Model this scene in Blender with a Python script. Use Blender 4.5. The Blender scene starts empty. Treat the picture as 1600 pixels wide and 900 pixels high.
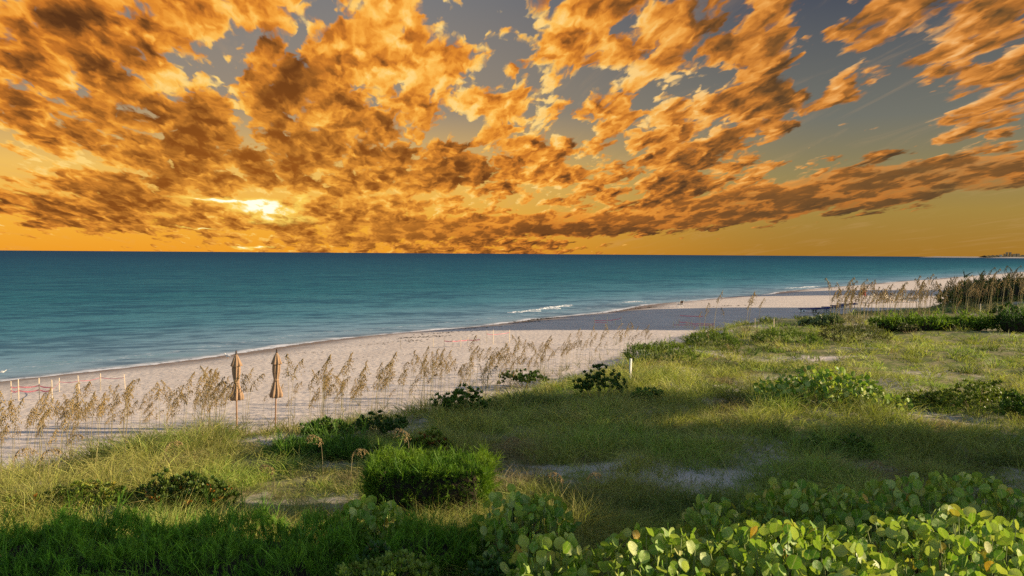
import bpy, bmesh, math, random
import numpy as np
from mathutils import Vector, Matrix, Euler

random.seed(7)
RNG = np.random.default_rng(7)
SC = bpy.context.scene
COL = SC.collection
R = math.radians

# ------------------------------------------------------------------ camera
CAM_H = 5.5
F_PX = 1256.0                       # focal length in pixels of the 1600 px wide photograph
PITCH, ROLL = -2.44, 0.39           # degrees
cam_data = bpy.data.cameras.new('camera')
cam = bpy.data.objects.new('camera', cam_data)
COL.objects.link(cam)
cam_data.sensor_width = 36.0
cam_data.lens = 36.0 * F_PX / 1600.0
cam_data.clip_start = 0.1
cam_data.clip_end = 120000.0
cam.matrix_world = (Matrix.Translation((0, 0, CAM_H)) @ Matrix.Rotation(R(90 + PITCH), 4, 'X')
                    @ Matrix.Rotation(R(ROLL), 4, 'Z'))
SC.camera = cam
_CR = np.array((Matrix.Rotation(R(90 + PITCH), 3, 'X') @ Matrix.Rotation(R(ROLL), 3, 'Z')))


def ray(px, py):
    d = _CR @ np.array(((px - 800) / F_PX, (450 - py) / F_PX, -1.0))
    return d / d[1]                  # scaled so that it advances one metre of depth


def at_depth(px, py, depth):
    d = ray(px, py)
    return Vector((d[0] * depth, depth, CAM_H + d[2] * depth))


def at_height(px, py, z):
    d = ray(px, py)
    k = (z - CAM_H) / d[2]
    return Vector((d[0] * k, k, z))


# ------------------------------------------------------------------ light and exposure
EXPOSURE = 1.0
SUN_EL, SUN_AZ = 18.0, 88.5          # degrees; azimuth clockwise from +Y, so the sun stands to the right
SKY_STRENGTH = 0.095
SC.view_settings.view_transform = 'Standard'
SC.view_settings.look = 'None'
SC.view_settings.exposure = EXPOSURE
SC.view_settings.gamma = 1.0
SC.view_settings.use_curve_mapping = False
SC.cycles.use_denoising = False            # keeps the fine grass and needles crisp
sun_dir = Vector((math.sin(R(SUN_AZ)) * math.cos(R(SUN_EL)), math.cos(R(SUN_AZ)) * math.cos(R(SUN_EL)), math.sin(R(SUN_EL))))
sun_data = bpy.data.lights.new('sun', 'SUN')
sun_data.energy = 5.0
sun_data.angle = R(0.53)
sun_data.color = (1.0, 0.80, 0.56)
sun = bpy.data.objects.new('sun', sun_data)
COL.objects.link(sun)
sun.rotation_euler = sun_dir.to_track_quat('Z', 'Y').to_euler()
sun.location = (40, 0, 40)


# ------------------------------------------------------------------ node helper
class NT:
    """short hand for building node trees"""

    def __init__(self, tree):
        self.t = tree

    def n(self, kind, **kw):
        nd = self.t.nodes.new(kind)
        ins = kw.pop('ins', {})
        for k, v in kw.items():
            setattr(nd, k, v)
        for k, v in ins.items():
            self.set(nd.inputs[k], v)
        return nd

    def set(self, sock, v):
        if isinstance(v, bpy.types.NodeSocket):
            self.t.links.new(v, sock)
        elif isinstance(v, bpy.types.Node):
            self.t.links.new(v.outputs[0], sock)
        else:
            sock.default_value = v

    def m(self, op, a, b=0.0, c=0.0, clamp=False):
        nd = self.t.nodes.new('ShaderNodeMath')
        nd.operation = op
        nd.use_clamp = clamp
        self.set(nd.inputs[0], a)
        self.set(nd.inputs[1], b)
        self.set(nd.inputs[2], c)
        return nd.outputs[0]

    def ss(self, x, lo, hi):
        nd = self.t.nodes.new('ShaderNodeMapRange')
        nd.interpolation_type = 'SMOOTHSTEP'
        self.set(nd.inputs[0], x)
        self.set(nd.inputs[1], lo)
        self.set(nd.inputs[2], hi)
        return nd.outputs[0]

    def lin(self, x, lo, hi, a=0.0, b=1.0):
        nd = self.t.nodes.new('ShaderNodeMapRange')
        self.set(nd.inputs[0], x)
        self.set(nd.inputs[1], lo)
        self.set(nd.inputs[2], hi)
        nd.inputs[3].default_value = a
        nd.inputs[4].default_value = b
        return nd.outputs[0]

    def mix(self, f, a, b, blend='MIX'):
        nd = self.t.nodes.new('ShaderNodeMix')
        nd.data_type = 'RGBA'
        nd.blend_type = blend
        self.set(nd.inputs[0], f)
        for s, v in ((nd.inputs[6], a), (nd.inputs[7], b)):
            if isinstance(v, tuple) and len(v) == 3:
                v = v + (1.0,)
            self.set(s, v)
        return nd.outputs[2]

    def xyz(self, x, y, z=0.0):
        nd = self.t.nodes.new('ShaderNodeCombineXYZ')
        for i, v in enumerate((x, y, z)):
            self.set(nd.inputs[i], v)
        return nd.outputs[0]

    def noise(self, vec, scale, detail=4.0, rough=0.5, lac=2.0, dist=0.0, col=False, dim='2D'):
        nd = self.t.nodes.new('ShaderNodeTexNoise')
        nd.noise_dimensions = dim
        self.set(nd.inputs['Vector'], vec)
        self.set(nd.inputs['Scale'], scale)
        self.set(nd.inputs['Detail'], detail)
        self.set(nd.inputs['Roughness'], rough)
        self.set(nd.inputs['Lacunarity'], lac)
        self.set(nd.inputs['Distortion'], dist)
        return nd.outputs[1 if col else 0]

    def ramp(self, f, stops, interp='LINEAR'):
        nd = self.t.nodes.new('ShaderNodeValToRGB')
        cr = nd.color_ramp
        cr.interpolation = interp
        while len(cr.elements) < len(stops):
            cr.elements.new(0.5)
        for e, (p, c) in zip(cr.elements, stops):
            e.position = p
        for e, (p, c) in zip(cr.elements, stops):
            e.color = c if len(c) == 4 else tuple(c) + (1.0,)
        self.set(nd.inputs[0], f)
        return nd.outputs[0]


def srgb(r, g, b):
    def f(c):
        c /= 255.0
        return c / 12.92 if c <= 0.04045 else ((c + 0.055) / 1.055) ** 2.4
    return (f(r), f(g), f(b))


# ------------------------------------------------------------------ sky: Nishita daylight, cloud layers lit by the low glow in the west
world = bpy.data.worlds.new('World')
SC.world = world
world.use_nodes = True
world.node_tree.nodes.clear()
def build_sky():
    w = NT(world.node_tree)
    gain = 1.0 / (SKY_STRENGTH * 2.0 ** EXPOSURE)      # from display-linear sky colours to the strength used here

    def sky(r, g, b):
        return tuple(c * gain for c in srgb(r, g, b))

    nish = w.n('ShaderNodeTexSky', sky_type='NISHITA', sun_disc=False)
    nish.sun_elevation = R(SUN_EL)
    nish.sun_rotation = R(SUN_AZ)
    nish.altitude = 5.0
    nish.air_density = 1.0
    nish.dust_density = 0.6
    nish.ozone_density = 1.5
    tc = w.n('ShaderNodeTexCoord').outputs['Generated']
    sep = w.n('ShaderNodeSeparateXYZ', ins={0: tc})
    X, Y, Z = sep.outputs
    az = w.m('MULTIPLY', w.m('ARCTAN2', X, Y), 180 / math.pi)        # degrees, 0 straight ahead, + right
    el = w.m('MULTIPLY', w.m('ARCSINE', Z), 180 / math.pi)

    # cloud-layer coordinates: the flat layer seen in perspective, streets run along one heading
    zz = w.m('ADD', w.m('MAXIMUM', Z, 0.0), 0.10)
    qx, qy = w.m('DIVIDE', X, zz), w.m('DIVIDE', Y, zz)
    h = R(-9.0)
    ca, sa = math.cos(h), math.sin(h)
    along = w.m('ADD', w.m('MULTIPLY', qx, sa), w.m('MULTIPLY', qy, ca))
    across = w.m('SUBTRACT', w.m('MULTIPLY', qx, ca), w.m('MULTIPLY', qy, sa))
    P = w.xyz(across, w.m('MULTIPLY', along, 0.32), 0.0)
    # warp
    wn = w.n('ShaderNodeVectorMath', operation='SUBTRACT', ins={0: w.noise(P, 1.6, 3.0, 0.55, col=True), 1: (0.5, 0.5, 0.5)})
    ws = w.n('ShaderNodeVectorMath', operation='SCALE', ins={0: wn, 'Scale': 0.34})
    PW = w.n('ShaderNodeVectorMath', operation='ADD', ins={0: P, 1: ws}).outputs[0]

    # broad layout of cover and brightness: rows by elevation, columns by azimuth
    rows = [0, 40, 80, 120, 160, 200, 240, 280, 320, 355, 388]
    C = [
        [5,8,9,9,9,9,9,8,5,8,9,5,5,4,7,7,7,6,7,9,1,4,9,6,5,8],
        [6,8,9,9,9,9,9,9,6,9,9,5,7,7,9,6,9,5,7,9,1,4,9,5,7,5],
        [9,9,9,9,9,9,5,8,8,9,9,9,3,5,8,8,9,5,8,9,4,6,8,6,9,9],
        [9,9,9,9,5,5,9,9,8,8,9,9,2,8,4,9,9,6,8,7,2,5,1,8,9,8],
        [8,9,8,9,9,9,9,9,9,8,7,9,9,9,2,5,6,9,9,8,4,7,1,4,8,8],
        [9,9,9,9,6,9,9,9,8,9,6,7,7,9,3,7,8,9,9,9,2,2,1,7,8,7],
        [6,9,9,9,9,9,9,9,9,9,9,8,8,9,8,4,9,9,9,6,1,0,0,7,6,5],
        [4,5,7,8,9,9,9,9,9,8,9,9,9,8,8,7,9,9,6,5,7,8,8,7,7,9],
        [8,9,9,9,9,8,6,7,8,8,8,6,5,4,5,7,8,9,9,9,9,9,8,6,3,1],
        [6,9,9,9,9,9,9,9,9,9,9,9,9,9,9,9,9,8,8,6,4,2,1,0,0,0],
        [1,1,2,2,3,3,5,7,8,8,8,8,8,8,6,5,3,2,1,0,0,0,0,0,0,0]]
    T = [
        [7,5,6,4,7,7,6,5,6,6,7,6,7,4,7,6,7,4,5,6,4,5,6,4,5,6],
        [7,4,6,4,6,6,7,6,6,8,7,6,7,8,7,6,7,4,4,6,4,5,7,4,5,5],
        [6,3,3,7,6,6,4,5,7,8,8,6,7,7,7,6,5,4,6,6,5,6,7,6,6,6],
        [5,5,5,2,6,6,5,2,4,6,8,6,6,7,6,8,8,7,5,4,5,7,6,7,6,5],
        [5,4,7,3,8,7,3,1,5,6,6,7,8,7,6,7,7,8,5,3,6,7,6,6,6,6],
        [5,4,5,2,4,3,5,2,7,3,6,4,6,8,6,7,7,7,5,4,6,6,6,6,6,5],
        [8,6,3,6,3,2,3,3,5,3,3,5,4,6,6,6,6,4,4,5,6,6,6,6,5,7],
        [9,9,8,5,3,5,3,3,5,5,5,3,3,7,6,6,4,4,6,7,5,3,3,3,4,4],
        [4,4,4,3,3,6,8,7,5,6,6,7,7,7,7,5,4,4,4,4,3,2,3,4,5,5],
        [6,4,4,4,4,5,4,4,4,4,4,3,3,3,3,3,3,3,4,4,4,5,5,5,5,5],
        [7,6,6,5,5,5,6,5,4,4,4,4,4,4,5,5,5,5,5,5,5,5,5,5,5,5]]

    def elev_of(y):
        d = ray(800, y)
        return math.degrees(math.atan2(d[2], 1.0))
    # the layout is read a little displaced by noise so that no grid shows
    dn = w.n('ShaderNodeSeparateXYZ', ins={0: w.noise(PW, 2.6, 3.0, 0.6, col=True)})
    jaz = w.m('MULTIPLY_ADD', w.m('SUBTRACT', dn.outputs[0], 0.5), 4.0, az)
    jel = w.m('MULTIPLY_ADD', w.m('SUBTRACT', dn.outputs[1], 0.5), w.lin(el, 0.0, 8.0, 0.5, 2.2), el)
    f0 = w.m('MULTIPLY_ADD', w.m('TANGENT', w.m('MULTIPLY', w.m('MINIMUM', w.m('MAXIMUM', jaz, -60.0), 60.0), math.pi / 180)), F_PX / 1600.0, 0.5, clamp=True)
    es = [elev_of(y) for y in rows]
    accC = accT = None
    for i, y in enumerate(rows):
        stops = [(0.004 + 0.992 * k / 25.0, (C[i][k] / 9.0, T[i][k] / 9.0, 0.0)) for k in range(26)]
        rr = w.n('ShaderNodeSeparateColor', ins={0: w.ramp(f0, stops)})
        up = w.ss(jel, es[i], es[i - 1]) if i > 0 else None            # 1 when above this row
        dn_ = w.ss(jel, es[i + 1], es[i]) if i < len(rows) - 1 else None
        if up is None:
            wt = dn_
        elif dn_ is None:
            wt = w.m('SUBTRACT', 1.0, up)
        else:
            wt = w.m('MULTIPLY', dn_, w.m('SUBTRACT', 1.0, up))
        c_, t_ = w.m('MULTIPLY', rr.outputs[0], wt), w.m('MULTIPLY', rr.outputs[1], wt)
        accC = c_ if accC is None else w.m('ADD', accC, c_)
        accT = t_ if accT is None else w.m('ADD', accT, t_)
    # away from the western sky the layout gives way to scattered cloud
    far = w.m('MAXIMUM', w.ss(w.m('ABSOLUTE', az), 36.0, 70.0), w.ss(el, 17.0, 34.0))
    accC = w.m('ADD', w.m('MULTIPLY', accC, w.m('SUBTRACT', 1.0, far)), w.m('MULTIPLY', far, 0.36))
    accT = w.m('ADD', w.m('MULTIPLY', accT, w.m('SUBTRACT', 1.0, far)), w.m('MULTIPLY', far, 0.62))

    # rounder coordinates for the single puffs
    z2 = w.m('ADD', w.m('MAXIMUM', Z, 0.0), 0.17)
    vx, vy = w.m('DIVIDE', X, z2), w.m('DIVIDE', Y, z2)
    ux = w.m('SUBTRACT', w.m('MULTIPLY', vx, ca), w.m('MULTIPLY', vy, sa))
    uy = w.m('MULTIPLY', w.m('ADD', w.m('MULTIPLY', vx, sa), w.m('MULTIPLY', vy, ca)), 0.42)
    U = w.xyz(ux, uy, 0.7)
    un = w.n('ShaderNodeVectorMath', operation='SUBTRACT', ins={0: w.noise(U, 9.0, 4.0, 0.6, col=True), 1: (0.5, 0.5, 0.5)})
    us = w.n('ShaderNodeVectorMath', operation='SCALE', ins={0: un, 'Scale': 0.085})
    UW = w.n('ShaderNodeVectorMath', operation='ADD', ins={0: U, 1: us}).outputs[0]
    s0, s1 = math.tan(R(-17.2)) / 0.22, 1.0 / 0.22
    S = (s0 * ca - s1 * sa, (s0 * sa + s1 * ca) * 0.42, 0.7)
    to_s = w.n('ShaderNodeVectorMath', operation='SUBTRACT', ins={0: S, 1: UW})
    to_n = w.n('ShaderNodeVectorMath', operation='NORMALIZE', ins={0: to_s})
    to_o = w.n('ShaderNodeVectorMath', operation='SCALE', ins={0: to_n, 'Scale': 0.032})
    UL = w.n('ShaderNodeVectorMath', operation='ADD', ins={0: UW, 1: to_o}).outputs[0]

    big = w.noise(PW, 2.6, 5.0, 0.58)

    def puff(p):
        v1 = w.n('ShaderNodeTexVoronoi', feature='SMOOTH_F1', voronoi_dimensions='2D', ins={'Vector': p, 'Scale': 7.8, 'Smoothness': 0.6, 'Detail': 2.0, 'Roughness': 0.55, 'Lacunarity': 2.4})
        return w.m('MULTIPLY_ADD', v1.outputs['Distance'], -0.62, w.m('MULTIPLY', w.noise(p, 15.0, 5.0, 0.52), 0.56))
    p1, p2 = puff(UW), puff(UL)
    slope = w.m('SUBTRACT', p1, p2)
    d1 = w.m('ADD', w.m('MULTIPLY', w.m('SUBTRACT', big, 0.5), 1.3), w.m('MULTIPLY', w.m('ADD', p1, 0.20), 2.0))
    sig = w.m('MULTIPLY_ADD', accC, 1.40, w.m('MULTIPLY_ADD', d1, 0.98, -0.48))
    # the long low bank reaching from the middle to the right edge
    bk = w.n('ShaderNodeSeparateColor', ins={0: w.ramp(w.lin(az, -20.0, 45.0), [(0.0, (0.10, 0.07, 0)), (0.17, (0.146, 0.075, 0)), (0.446, (0.235, 0.085, 0)), (0.64, (0.41, 0.15, 0)), (0.81, (0.515, 0.13, 0)), (1.0, (0.60, 0.10, 0))])})
    bel = w.m('MULTIPLY', bk.outputs[0], 10.0)
    bwd = w.m('MULTIPLY', bk.outputs[1], 10.0)
    bn = w.m('ADD', w.m('MULTIPLY', w.m('SUBTRACT', w.noise(w.xyz(w.m('MULTIPLY', az, 0.09), w.m('MULTIPLY', el, 0.30), 0), 2.2, 6.0, 0.58), 0.5), 2.6), w.m('MULTIPLY', p1, 0.8))
    bt = w.m('DIVIDE', w.m('SUBTRACT', el, bel), bwd)
    bank = w.m('SUBTRACT', 1.0, w.m('ABSOLUTE', w.m('MULTIPLY_ADD', bn, 0.45, bt)))
    bank = w.m('MULTIPLY', w.ss(bank, -0.05, 0.30), w.ss(az, -16.0, -4.0))
    bank = w.m('MULTIPLY', bank, w.m('SUBTRACT', 1.0, w.ss(az, 40.0, 60.0)))
    bk9 = w.m('MULTIPLY', bank, 0.85)
    sig = w.m('ADD', w.m('MULTIPLY', sig, w.m('SUBTRACT', 1.0, bk9)), w.m('MULTIPLY', bk9, w.m('MULTIPLY_ADD', bn, 0.2, 0.72)))
    under = w.m('MULTIPLY', w.ss(bt, -0.7, -1.3), w.ss(az, -2.0, 12.0))              # clear strip below the bank
    sig = w.m('MULTIPLY_ADD', under, -0.55, sig)
    soft = w.ss(az, 14.0, 30.0)
    alpha = w.m('SUBTRACT', sig, 0.30)
    alpha = w.ss(w.m('DIVIDE', alpha, w.lin(soft, 0.0, 1.0, 0.34, 0.44)), 0.0, 1.0)
    thick = w.ss(w.m('MULTIPLY_ADD', accC, 0.55, w.m('MULTIPLY_ADD', d1, 1.15, 0.12)), 0.20, 1.0)
    tone = w.m('ADD', w.m('MULTIPLY_ADD', accT, 1.4, -0.27), w.m('MULTIPLY', slope, w.m('MULTIPLY_ADD', bank, -1.0, 1.7)))
    btone = w.m('ADD', w.m('MULTIPLY_ADD', bt, 0.20, 0.38), w.m('MULTIPLY', bn, 0.20))
    tone = w.m('ADD', w.m('MULTIPLY', tone, w.m('SUBTRACT', 1.0, w.m('MULTIPLY', bank, 0.9))), w.m('MULTIPLY', w.m('MULTIPLY', bank, 0.9), btone))
    tone = w.m('ADD', tone, w.m('MULTIPLY', w.m('SUBTRACT', 0.58, thick), 0.5))
    tone = w.m('ADD', tone, w.m('MULTIPLY', w.m('SUBTRACT', w.noise(UW, 26.0, 4.0, 0.6), 0.5), w.m('MULTIPLY_ADD', bank, -0.22, 0.34)))
    tone = w.m('MULTIPLY_ADD', tone, 1 / 1.5, 0.25 / 1.5 - 0.02, clamp=True)      # room at both ends of the ramps
    def q(v):
        return (v + 0.25) / 1.5
    cl_warm = w.ramp(tone, [(0.0, sky(88, 52, 26)), (q(0.0), sky(116, 70, 32)), (q(0.22), sky(156, 92, 36)), (q(0.45), sky(200, 118, 42)), (q(0.62), sky(228, 142, 48)),
                            (q(0.8), sky(248, 168, 64)), (q(1.0), sky(255, 194, 90)), (1.0, sky(255, 214, 130))])
    cl_dull = w.ramp(tone, [(0.0, sky(78, 60, 42)), (q(0.0), sky(98, 72, 44)), (q(0.25), sky(130, 88, 46)), (q(0.5), sky(178, 112, 50)), (q(0.72), sky(214, 138, 62)), (q(1.0), sky(238, 168, 92)), (1.0, sky(244, 190, 124))])
    cl_day = w.ramp(tone, [(0.0, sky(140, 138, 144)), (1.0, sky(236, 226, 214))])

    # the glow: distance on the sky from the sunset point
    GA, GE = math.degrees(math.atan((412 - 800) / F_PX)), elev_of(335)
    da = w.m('SUBTRACT', az, GA)
    de = w.m('SUBTRACT', el, GE)
    g2 = w.m('SQRT', w.m('ADD', w.m('MULTIPLY', da, da), w.m('MULTIPLY', w.m('MULTIPLY', de, de), 2.5)))
    right = w.ss(da, 14.0, 44.0)
    west = w.m('SUBTRACT', 1.0, far)
    cloud = w.mix(right, cl_warm, cl_dull)
    cloud = w.mix(w.m('MULTIPLY', w.ss(g2, 22.0, 2.0), 0.40), cloud, w.mix(w.m('ADD', tone, -0.1, clamp=True), sky(206, 116, 30), sky(255, 210, 90)))
    cloud = w.mix(west, cl_day, cloud)

    # clear air behind the clouds
    clr_l = w.ramp(w.m('DIVIDE', el, 18.0, clamp=True), [(0.0, sky(240, 158, 42)), (0.12, sky(246, 178, 60)), (0.3, sky(240, 190, 96)), (0.55, sky(156, 140, 120)), (0.95, sky(126, 124, 124))])
    clr_r = w.ramp(w.m('DIVIDE', el, 18.0, clamp=True), [(0.0, sky(166, 118, 42)), (0.16, sky(164, 134, 66)), (0.3, sky(146, 132, 88)), (0.5, sky(116, 116, 106)), (0.95, sky(72, 78, 92))])
    clr = w.mix(w.ss(da, 6.0, 40.0), clr_l, clr_r)
    cir = w.ss(w.noise(w.xyz(across, w.m('MULTIPLY', along, 0.2), 3.0), 5.0, 6.0, 0.65, dist=0.6), 0.52, 0.75)
    clr = w.mix(w.m('MULTIPLY', cir, 0.3), clr, w.mix(0.45, clr, sky(214, 170, 120)))
    clr = w.mix(west, nish.outputs[0], clr)
    out = w.mix(alpha, clr, cloud)

    # the bright gap round the hidden sun
    def gap(ax, ey, wx, wy, th):
        gx = w.m('DIVIDE', w.m('SUBTRACT', jaz, math.degrees(math.atan((ax - 800) / F_PX))), wx)
        gy = w.m('DIVIDE', w.m('SUBTRACT', jel, elev_of(ey)), wy)
        gy = w.m('ADD', gy, w.m('MULTIPLY', gx, th))
        return w.m('EXPONENT', w.m('MULTIPLY', w.m('ADD', w.m('MULTIPLY', gx, gx), w.m('MULTIPLY', gy, gy)), -1.0))
    gl = w.m('ADD', gap(416, 336, 2.3, 0.60, 0.35), w.m('MULTIPLY', gap(335, 322, 2.8, 0.16, 0.55), 0.75))
    gl = w.m('ADD', gl, w.m('MULTIPLY', gap(395, 389, 1.6, 0.09, 0.0), 0.6))
    gl = w.m('ADD', gl, w.m('MULTIPLY', gap(300, 362, 1.4, 0.07, 0.3), 0.6))
    gl = w.m('ADD', gl, w.m('MULTIPLY', gap(475, 318, 0.5, 0.45, -0.5), 0.55))
    gl = w.m('MULTIPLY', gl, w.lin(w.noise(UW, 11.0, 4.0, 0.55), 0.34, 0.62, 0.55, 1.35))
    out = w.mix(w.ss(gl, 0.12, 0.62), out, tuple(c * 1.0 for c in sky(255, 214, 96)))
    out = w.mix(w.ss(gl, 0.5, 0.95), out, tuple(c * 1.15 for c in sky(255, 250, 220)))
    # below the horizon: a plain continuation, never seen
    out = w.mix(w.ss(el, -1.5, -0.2), tuple(c for c in sky(120, 110, 90)), out)
    bg = w.n('ShaderNodeBackground', ins={'Color': out, 'Strength': SKY_STRENGTH})
    wo = w.n('ShaderNodeOutputWorld')
    w.t.links.new(bg.outputs[0], wo.inputs[0])
    world.cycles.sampling_method = 'MANUAL'
    world.cycles.sample_map_resolution = 1024


build_sky()
# ------------------------------------------------------------------ numpy helpers
def vnoise(x, y, scale, seed=0, octaves=3, rough=0.5):
    """smooth value noise in 0..1 over numpy arrays"""
    x = np.asarray(x, float) / scale
    y = np.asarray(y, float) / scale
    tot, amp, norm = 0.0, 1.0, 0.0
    for o in range(octaves):
        xi, yi = np.floor(x).astype(np.int64), np.floor(y).astype(np.int64)
        fx, fy = x - xi, y - yi
        fx, fy = fx * fx * (3 - 2 * fx), fy * fy * (3 - 2 * fy)

        def hsh(a, b):
            v = (a * 374761393 + b * 668265263 + (seed + o) * 1442695041) & 0x7fffffff
            v = ((v ^ (v >> 13)) * 1274126177) & 0x7fffffff
            return ((v ^ (v >> 16)) & 0xffff) / 65535.0
        n = (hsh(xi, yi) * (1 - fx) + hsh(xi + 1, yi) * fx) * (1 - fy) + (hsh(xi, yi + 1) * (1 - fx) + hsh(xi + 1, yi + 1) * fx) * fy
        tot = tot + n * amp
        norm += amp
        amp *= rough
        x, y = x * 2.03 + 17.1, y * 2.03 + 9.7
    return tot / norm


def sstep(x, a, b):
    t = np.clip((np.asarray(x, float) - a) / (b - a), 0, 1)
    return t * t * (3 - 2 * t)


def link_mesh(name, me, mat=None, parent=None):
    o = bpy.data.objects.new(name, me)
    COL.objects.link(o)
    if mat is not None and not me.materials:
        me.materials.append(mat)
    if parent is not None:
        o.parent = parent
    return o


def np_mesh(name, verts, faces, mat=None, smooth=False, attrs=None):
    """verts (n,3); faces: list of (k,m) int arrays; attrs: name -> (n,) float or (n,3) point colour"""
    me = bpy.data.meshes.new(name)
    verts = np.asarray(verts, np.float32)
    me.vertices.add(len(verts))
    me.vertices.foreach_set('co', verts.ravel())
    faces = [np.asarray(f, np.int32) for f in faces if len(f)]
    nl = sum(f.size for f in faces)
    npoly = sum(len(f) for f in faces)
    me.loops.add(nl)
    me.polygons.add(npoly)
    me.loops.foreach_set('vertex_index', np.concatenate([f.ravel() for f in faces]))
    tot = np.concatenate([np.full(len(f), f.shape[1], np.int32) for f in faces])
    start = np.concatenate([[0], np.cumsum(tot)[:-1]]).astype(np.int32)
    me.polygons.foreach_set('loop_start', start)
    me.polygons.foreach_set('loop_total', tot)
    if smooth:
        me.polygons.foreach_set('use_smooth', np.ones(npoly, bool))
    me.update(calc_edges=True)
    for k, v in (attrs or {}).items():
        v = np.asarray(v, np.float32)
        if v.ndim == 1:
            a = me.attributes.new(k, 'FLOAT', 'POINT')
            a.data.foreach_set('value', v)
        else:
            a = me.attributes.new(k, 'FLOAT_VECTOR', 'POINT')
            a.data.foreach_set('vector', v.ravel())
    if mat is not None:
        me.materials.append(mat)
    return me


def mat_new(name):
    m = bpy.data.materials.new(name)
    m.use_nodes = True
    m.node_tree.nodes.clear()
    return m, NT(m.node_tree)


def finish(t, shader, disp=None):
    o = t.n('ShaderNodeOutputMaterial')
    t.t.links.new(shader.outputs[0], o.inputs[0])


def attr(t, name, out=2):
    return t.n('ShaderNodeAttribute', attribute_name=name).outputs[out]


def simple_mat(name, col, rough=0.6, var=0.15, scale=8.0, spec=0.3, metal=0.0, rand=0.0):
    """painted / woven / timber surfaces: base colour with a little noise and wear"""
    m, t = mat_new(name)
    co = t.n('ShaderNodeTexCoord').outputs['Object']
    nz = t.noise(co, scale, 5.0, 0.6, dim='3D')
    c = t.mix(t.lin(nz, 0.3, 0.7, 0.0, 1.0), tuple(v * (1 - var) for v in col), tuple(min(1, v * (1 + var)) for v in col))
    if rand:
        rnd = t.n('ShaderNodeObjectInfo').outputs['Random']
        c = t.mix(t.lin(rnd, 0, 1, 0.0, rand), c, tuple(v * 0.5 for v in col))
    b = t.n('ShaderNodeBsdfPrincipled', ins={'Base Color': c, 'Roughness': rough, 'Specular IOR Level': spec, 'Metallic': metal})
    bp = t.n('ShaderNodeBump', ins={'Height': nz, 'Strength': 0.2, 'Distance': 0.01})
    t.t.links.new(bp.outputs[0], b.inputs['Normal'])
    finish(t, b)
    return m


def put(o, label=None, cat=None, group=None, kind=None):
    if label:
        o['label'] = label
    if cat:
        o['category'] = cat
    if group:
        o['group'] = group
    if kind:
        o['kind'] = kind
    return o


def empty(name, loc=(0, 0, 0), rz=0.0, label=None, cat=None, group=None):
    o = bpy.data.objects.new(name, None)
    COL.objects.link(o)
    o.location = loc
    o.rotation_euler = (0, 0, rz)
    o.empty_display_size = 0.2
    return put(o, label, cat, group)


# ------------------------------------------------------------------ the lie of the land
NX, NY = 0.82, -0.573               # inland direction, square to the shore
SEA_Z = -0.9


def along_inland(x, y):
    return NY * -1 * x + NX * y, NX * x + NY * y


def shore_line(u):
    return np.interp(u, [-2000, 110, 180, 246, 320, 406, 700, 1500, 4000], [-43, -43, -39.5, -32.6, -26, -17.7, 20, 190, 900]) \
        + 0.8 * np.sin(u / 9.0) + 0.5 * np.sin(u / 4.1 + 1.0)


def dune_line(u):
    base = np.interp(u, [-2000, 9, 12, 15, 20, 26, 33, 40, 46, 52, 60, 68, 76, 110, 180, 246, 406, 4000], [-21.6, -21.5, -20.4, -18.8, -17.6, -18.2, -18.6, -20.2, -21.6, -22.0, -20.0, -17.5, -13, -12.5, -11, -8, 7, 930])
    return base + 0.3 * np.sin(u / 3.3) + 0.25 * np.sin(u / 7.7 + 2)


SAND_SPOTS = []                      # (x, y, rx, ry, strength): bare sand showing inside the dune grass


def ground_z(x, y):
    x, y = np.asarray(x, float), np.asarray(y, float)
    u, s = along_inland(x, y)
    ds = s - shore_line(u)
    d = s - dune_line(u)
    z = SEA_Z + np.where(ds < 0, ds * 0.05, 0.90 * (1 - np.exp(-np.maximum(ds, 0) / 5.0)))
    z = z + 0.05 * (vnoise(x, y, 2.2, 3) - 0.5) * sstep(ds, 2, 8) + 0.10 * (vnoise(x, y, 7.0, 5) - 0.5) * sstep(ds, 4, 10)
    z = z + 1.0 * sstep(d, -0.6, 5.0) + (0.45 * (vnoise(x, y, 5.5, 8, 3) - 0.5) + 0.16 * (vnoise(x, y, 1.3, 9, 2) - 0.5)) * sstep(d, 1.0, 5.0)
    z = z + 0.9 * np.exp(-(((x - 41) / 9.0) ** 2 + ((y - 60) / 9.0) ** 2)) * sstep(d, 0, 4)
    z = z + 1.6 * np.exp(-(((x - 52) / 12.0) ** 2 + ((y - 76) / 12.0) ** 2)) * sstep(d, 0, 6)
    return z


def gz(x, y):
    return float(ground_z(np.array([x]), np.array([y]))[0])


def on_ground(px, py, lift=0.0):
    """point of the land seen at this place in the photograph"""
    d = ray(px, py)
    ts = np.geomspace(4.0, 900.0, 1600)
    diff = CAM_H + d[2] * ts - (ground_z(d[0] * ts, ts) + lift)
    k = np.argmax(diff < 0) if (diff < 0).any() else len(ts) - 1
    t = ts[k]
    if 0 < k:
        a, b = diff[k - 1], diff[k]
        t = ts[k - 1] + (ts[k] - ts[k - 1]) * a / (a - b)
    return Vector((d[0] * t, t, float(ground_z(np.array([d[0] * t]), np.array([t]))[0])))


for px, py, rx, ry, st in ((1070, 742, 1.0, 0.40, 1), (940, 728, .7, 0.20, .7), (1180, 742, .8, .25, .6), (905, 765, .5, .25, .7), (1290, 560, 1.0, .7, .9),
                           (30, 765, 1.0, .6, 1), (175, 792, .4, .25, 1), (450, 690, 1.4, .6, .9), (1420, 592, .9, .5, .5), (1340, 556, 1.6, .5, .5),
                           (205, 735, .4, .4, .7), (1050, 830, 1.0, .3, .5), (860, 690, .7, .2, .5)):
    p = on_ground(px, py)
    SAND_SPOTS.append((p.x, p.y, rx, ry, st))


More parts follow.
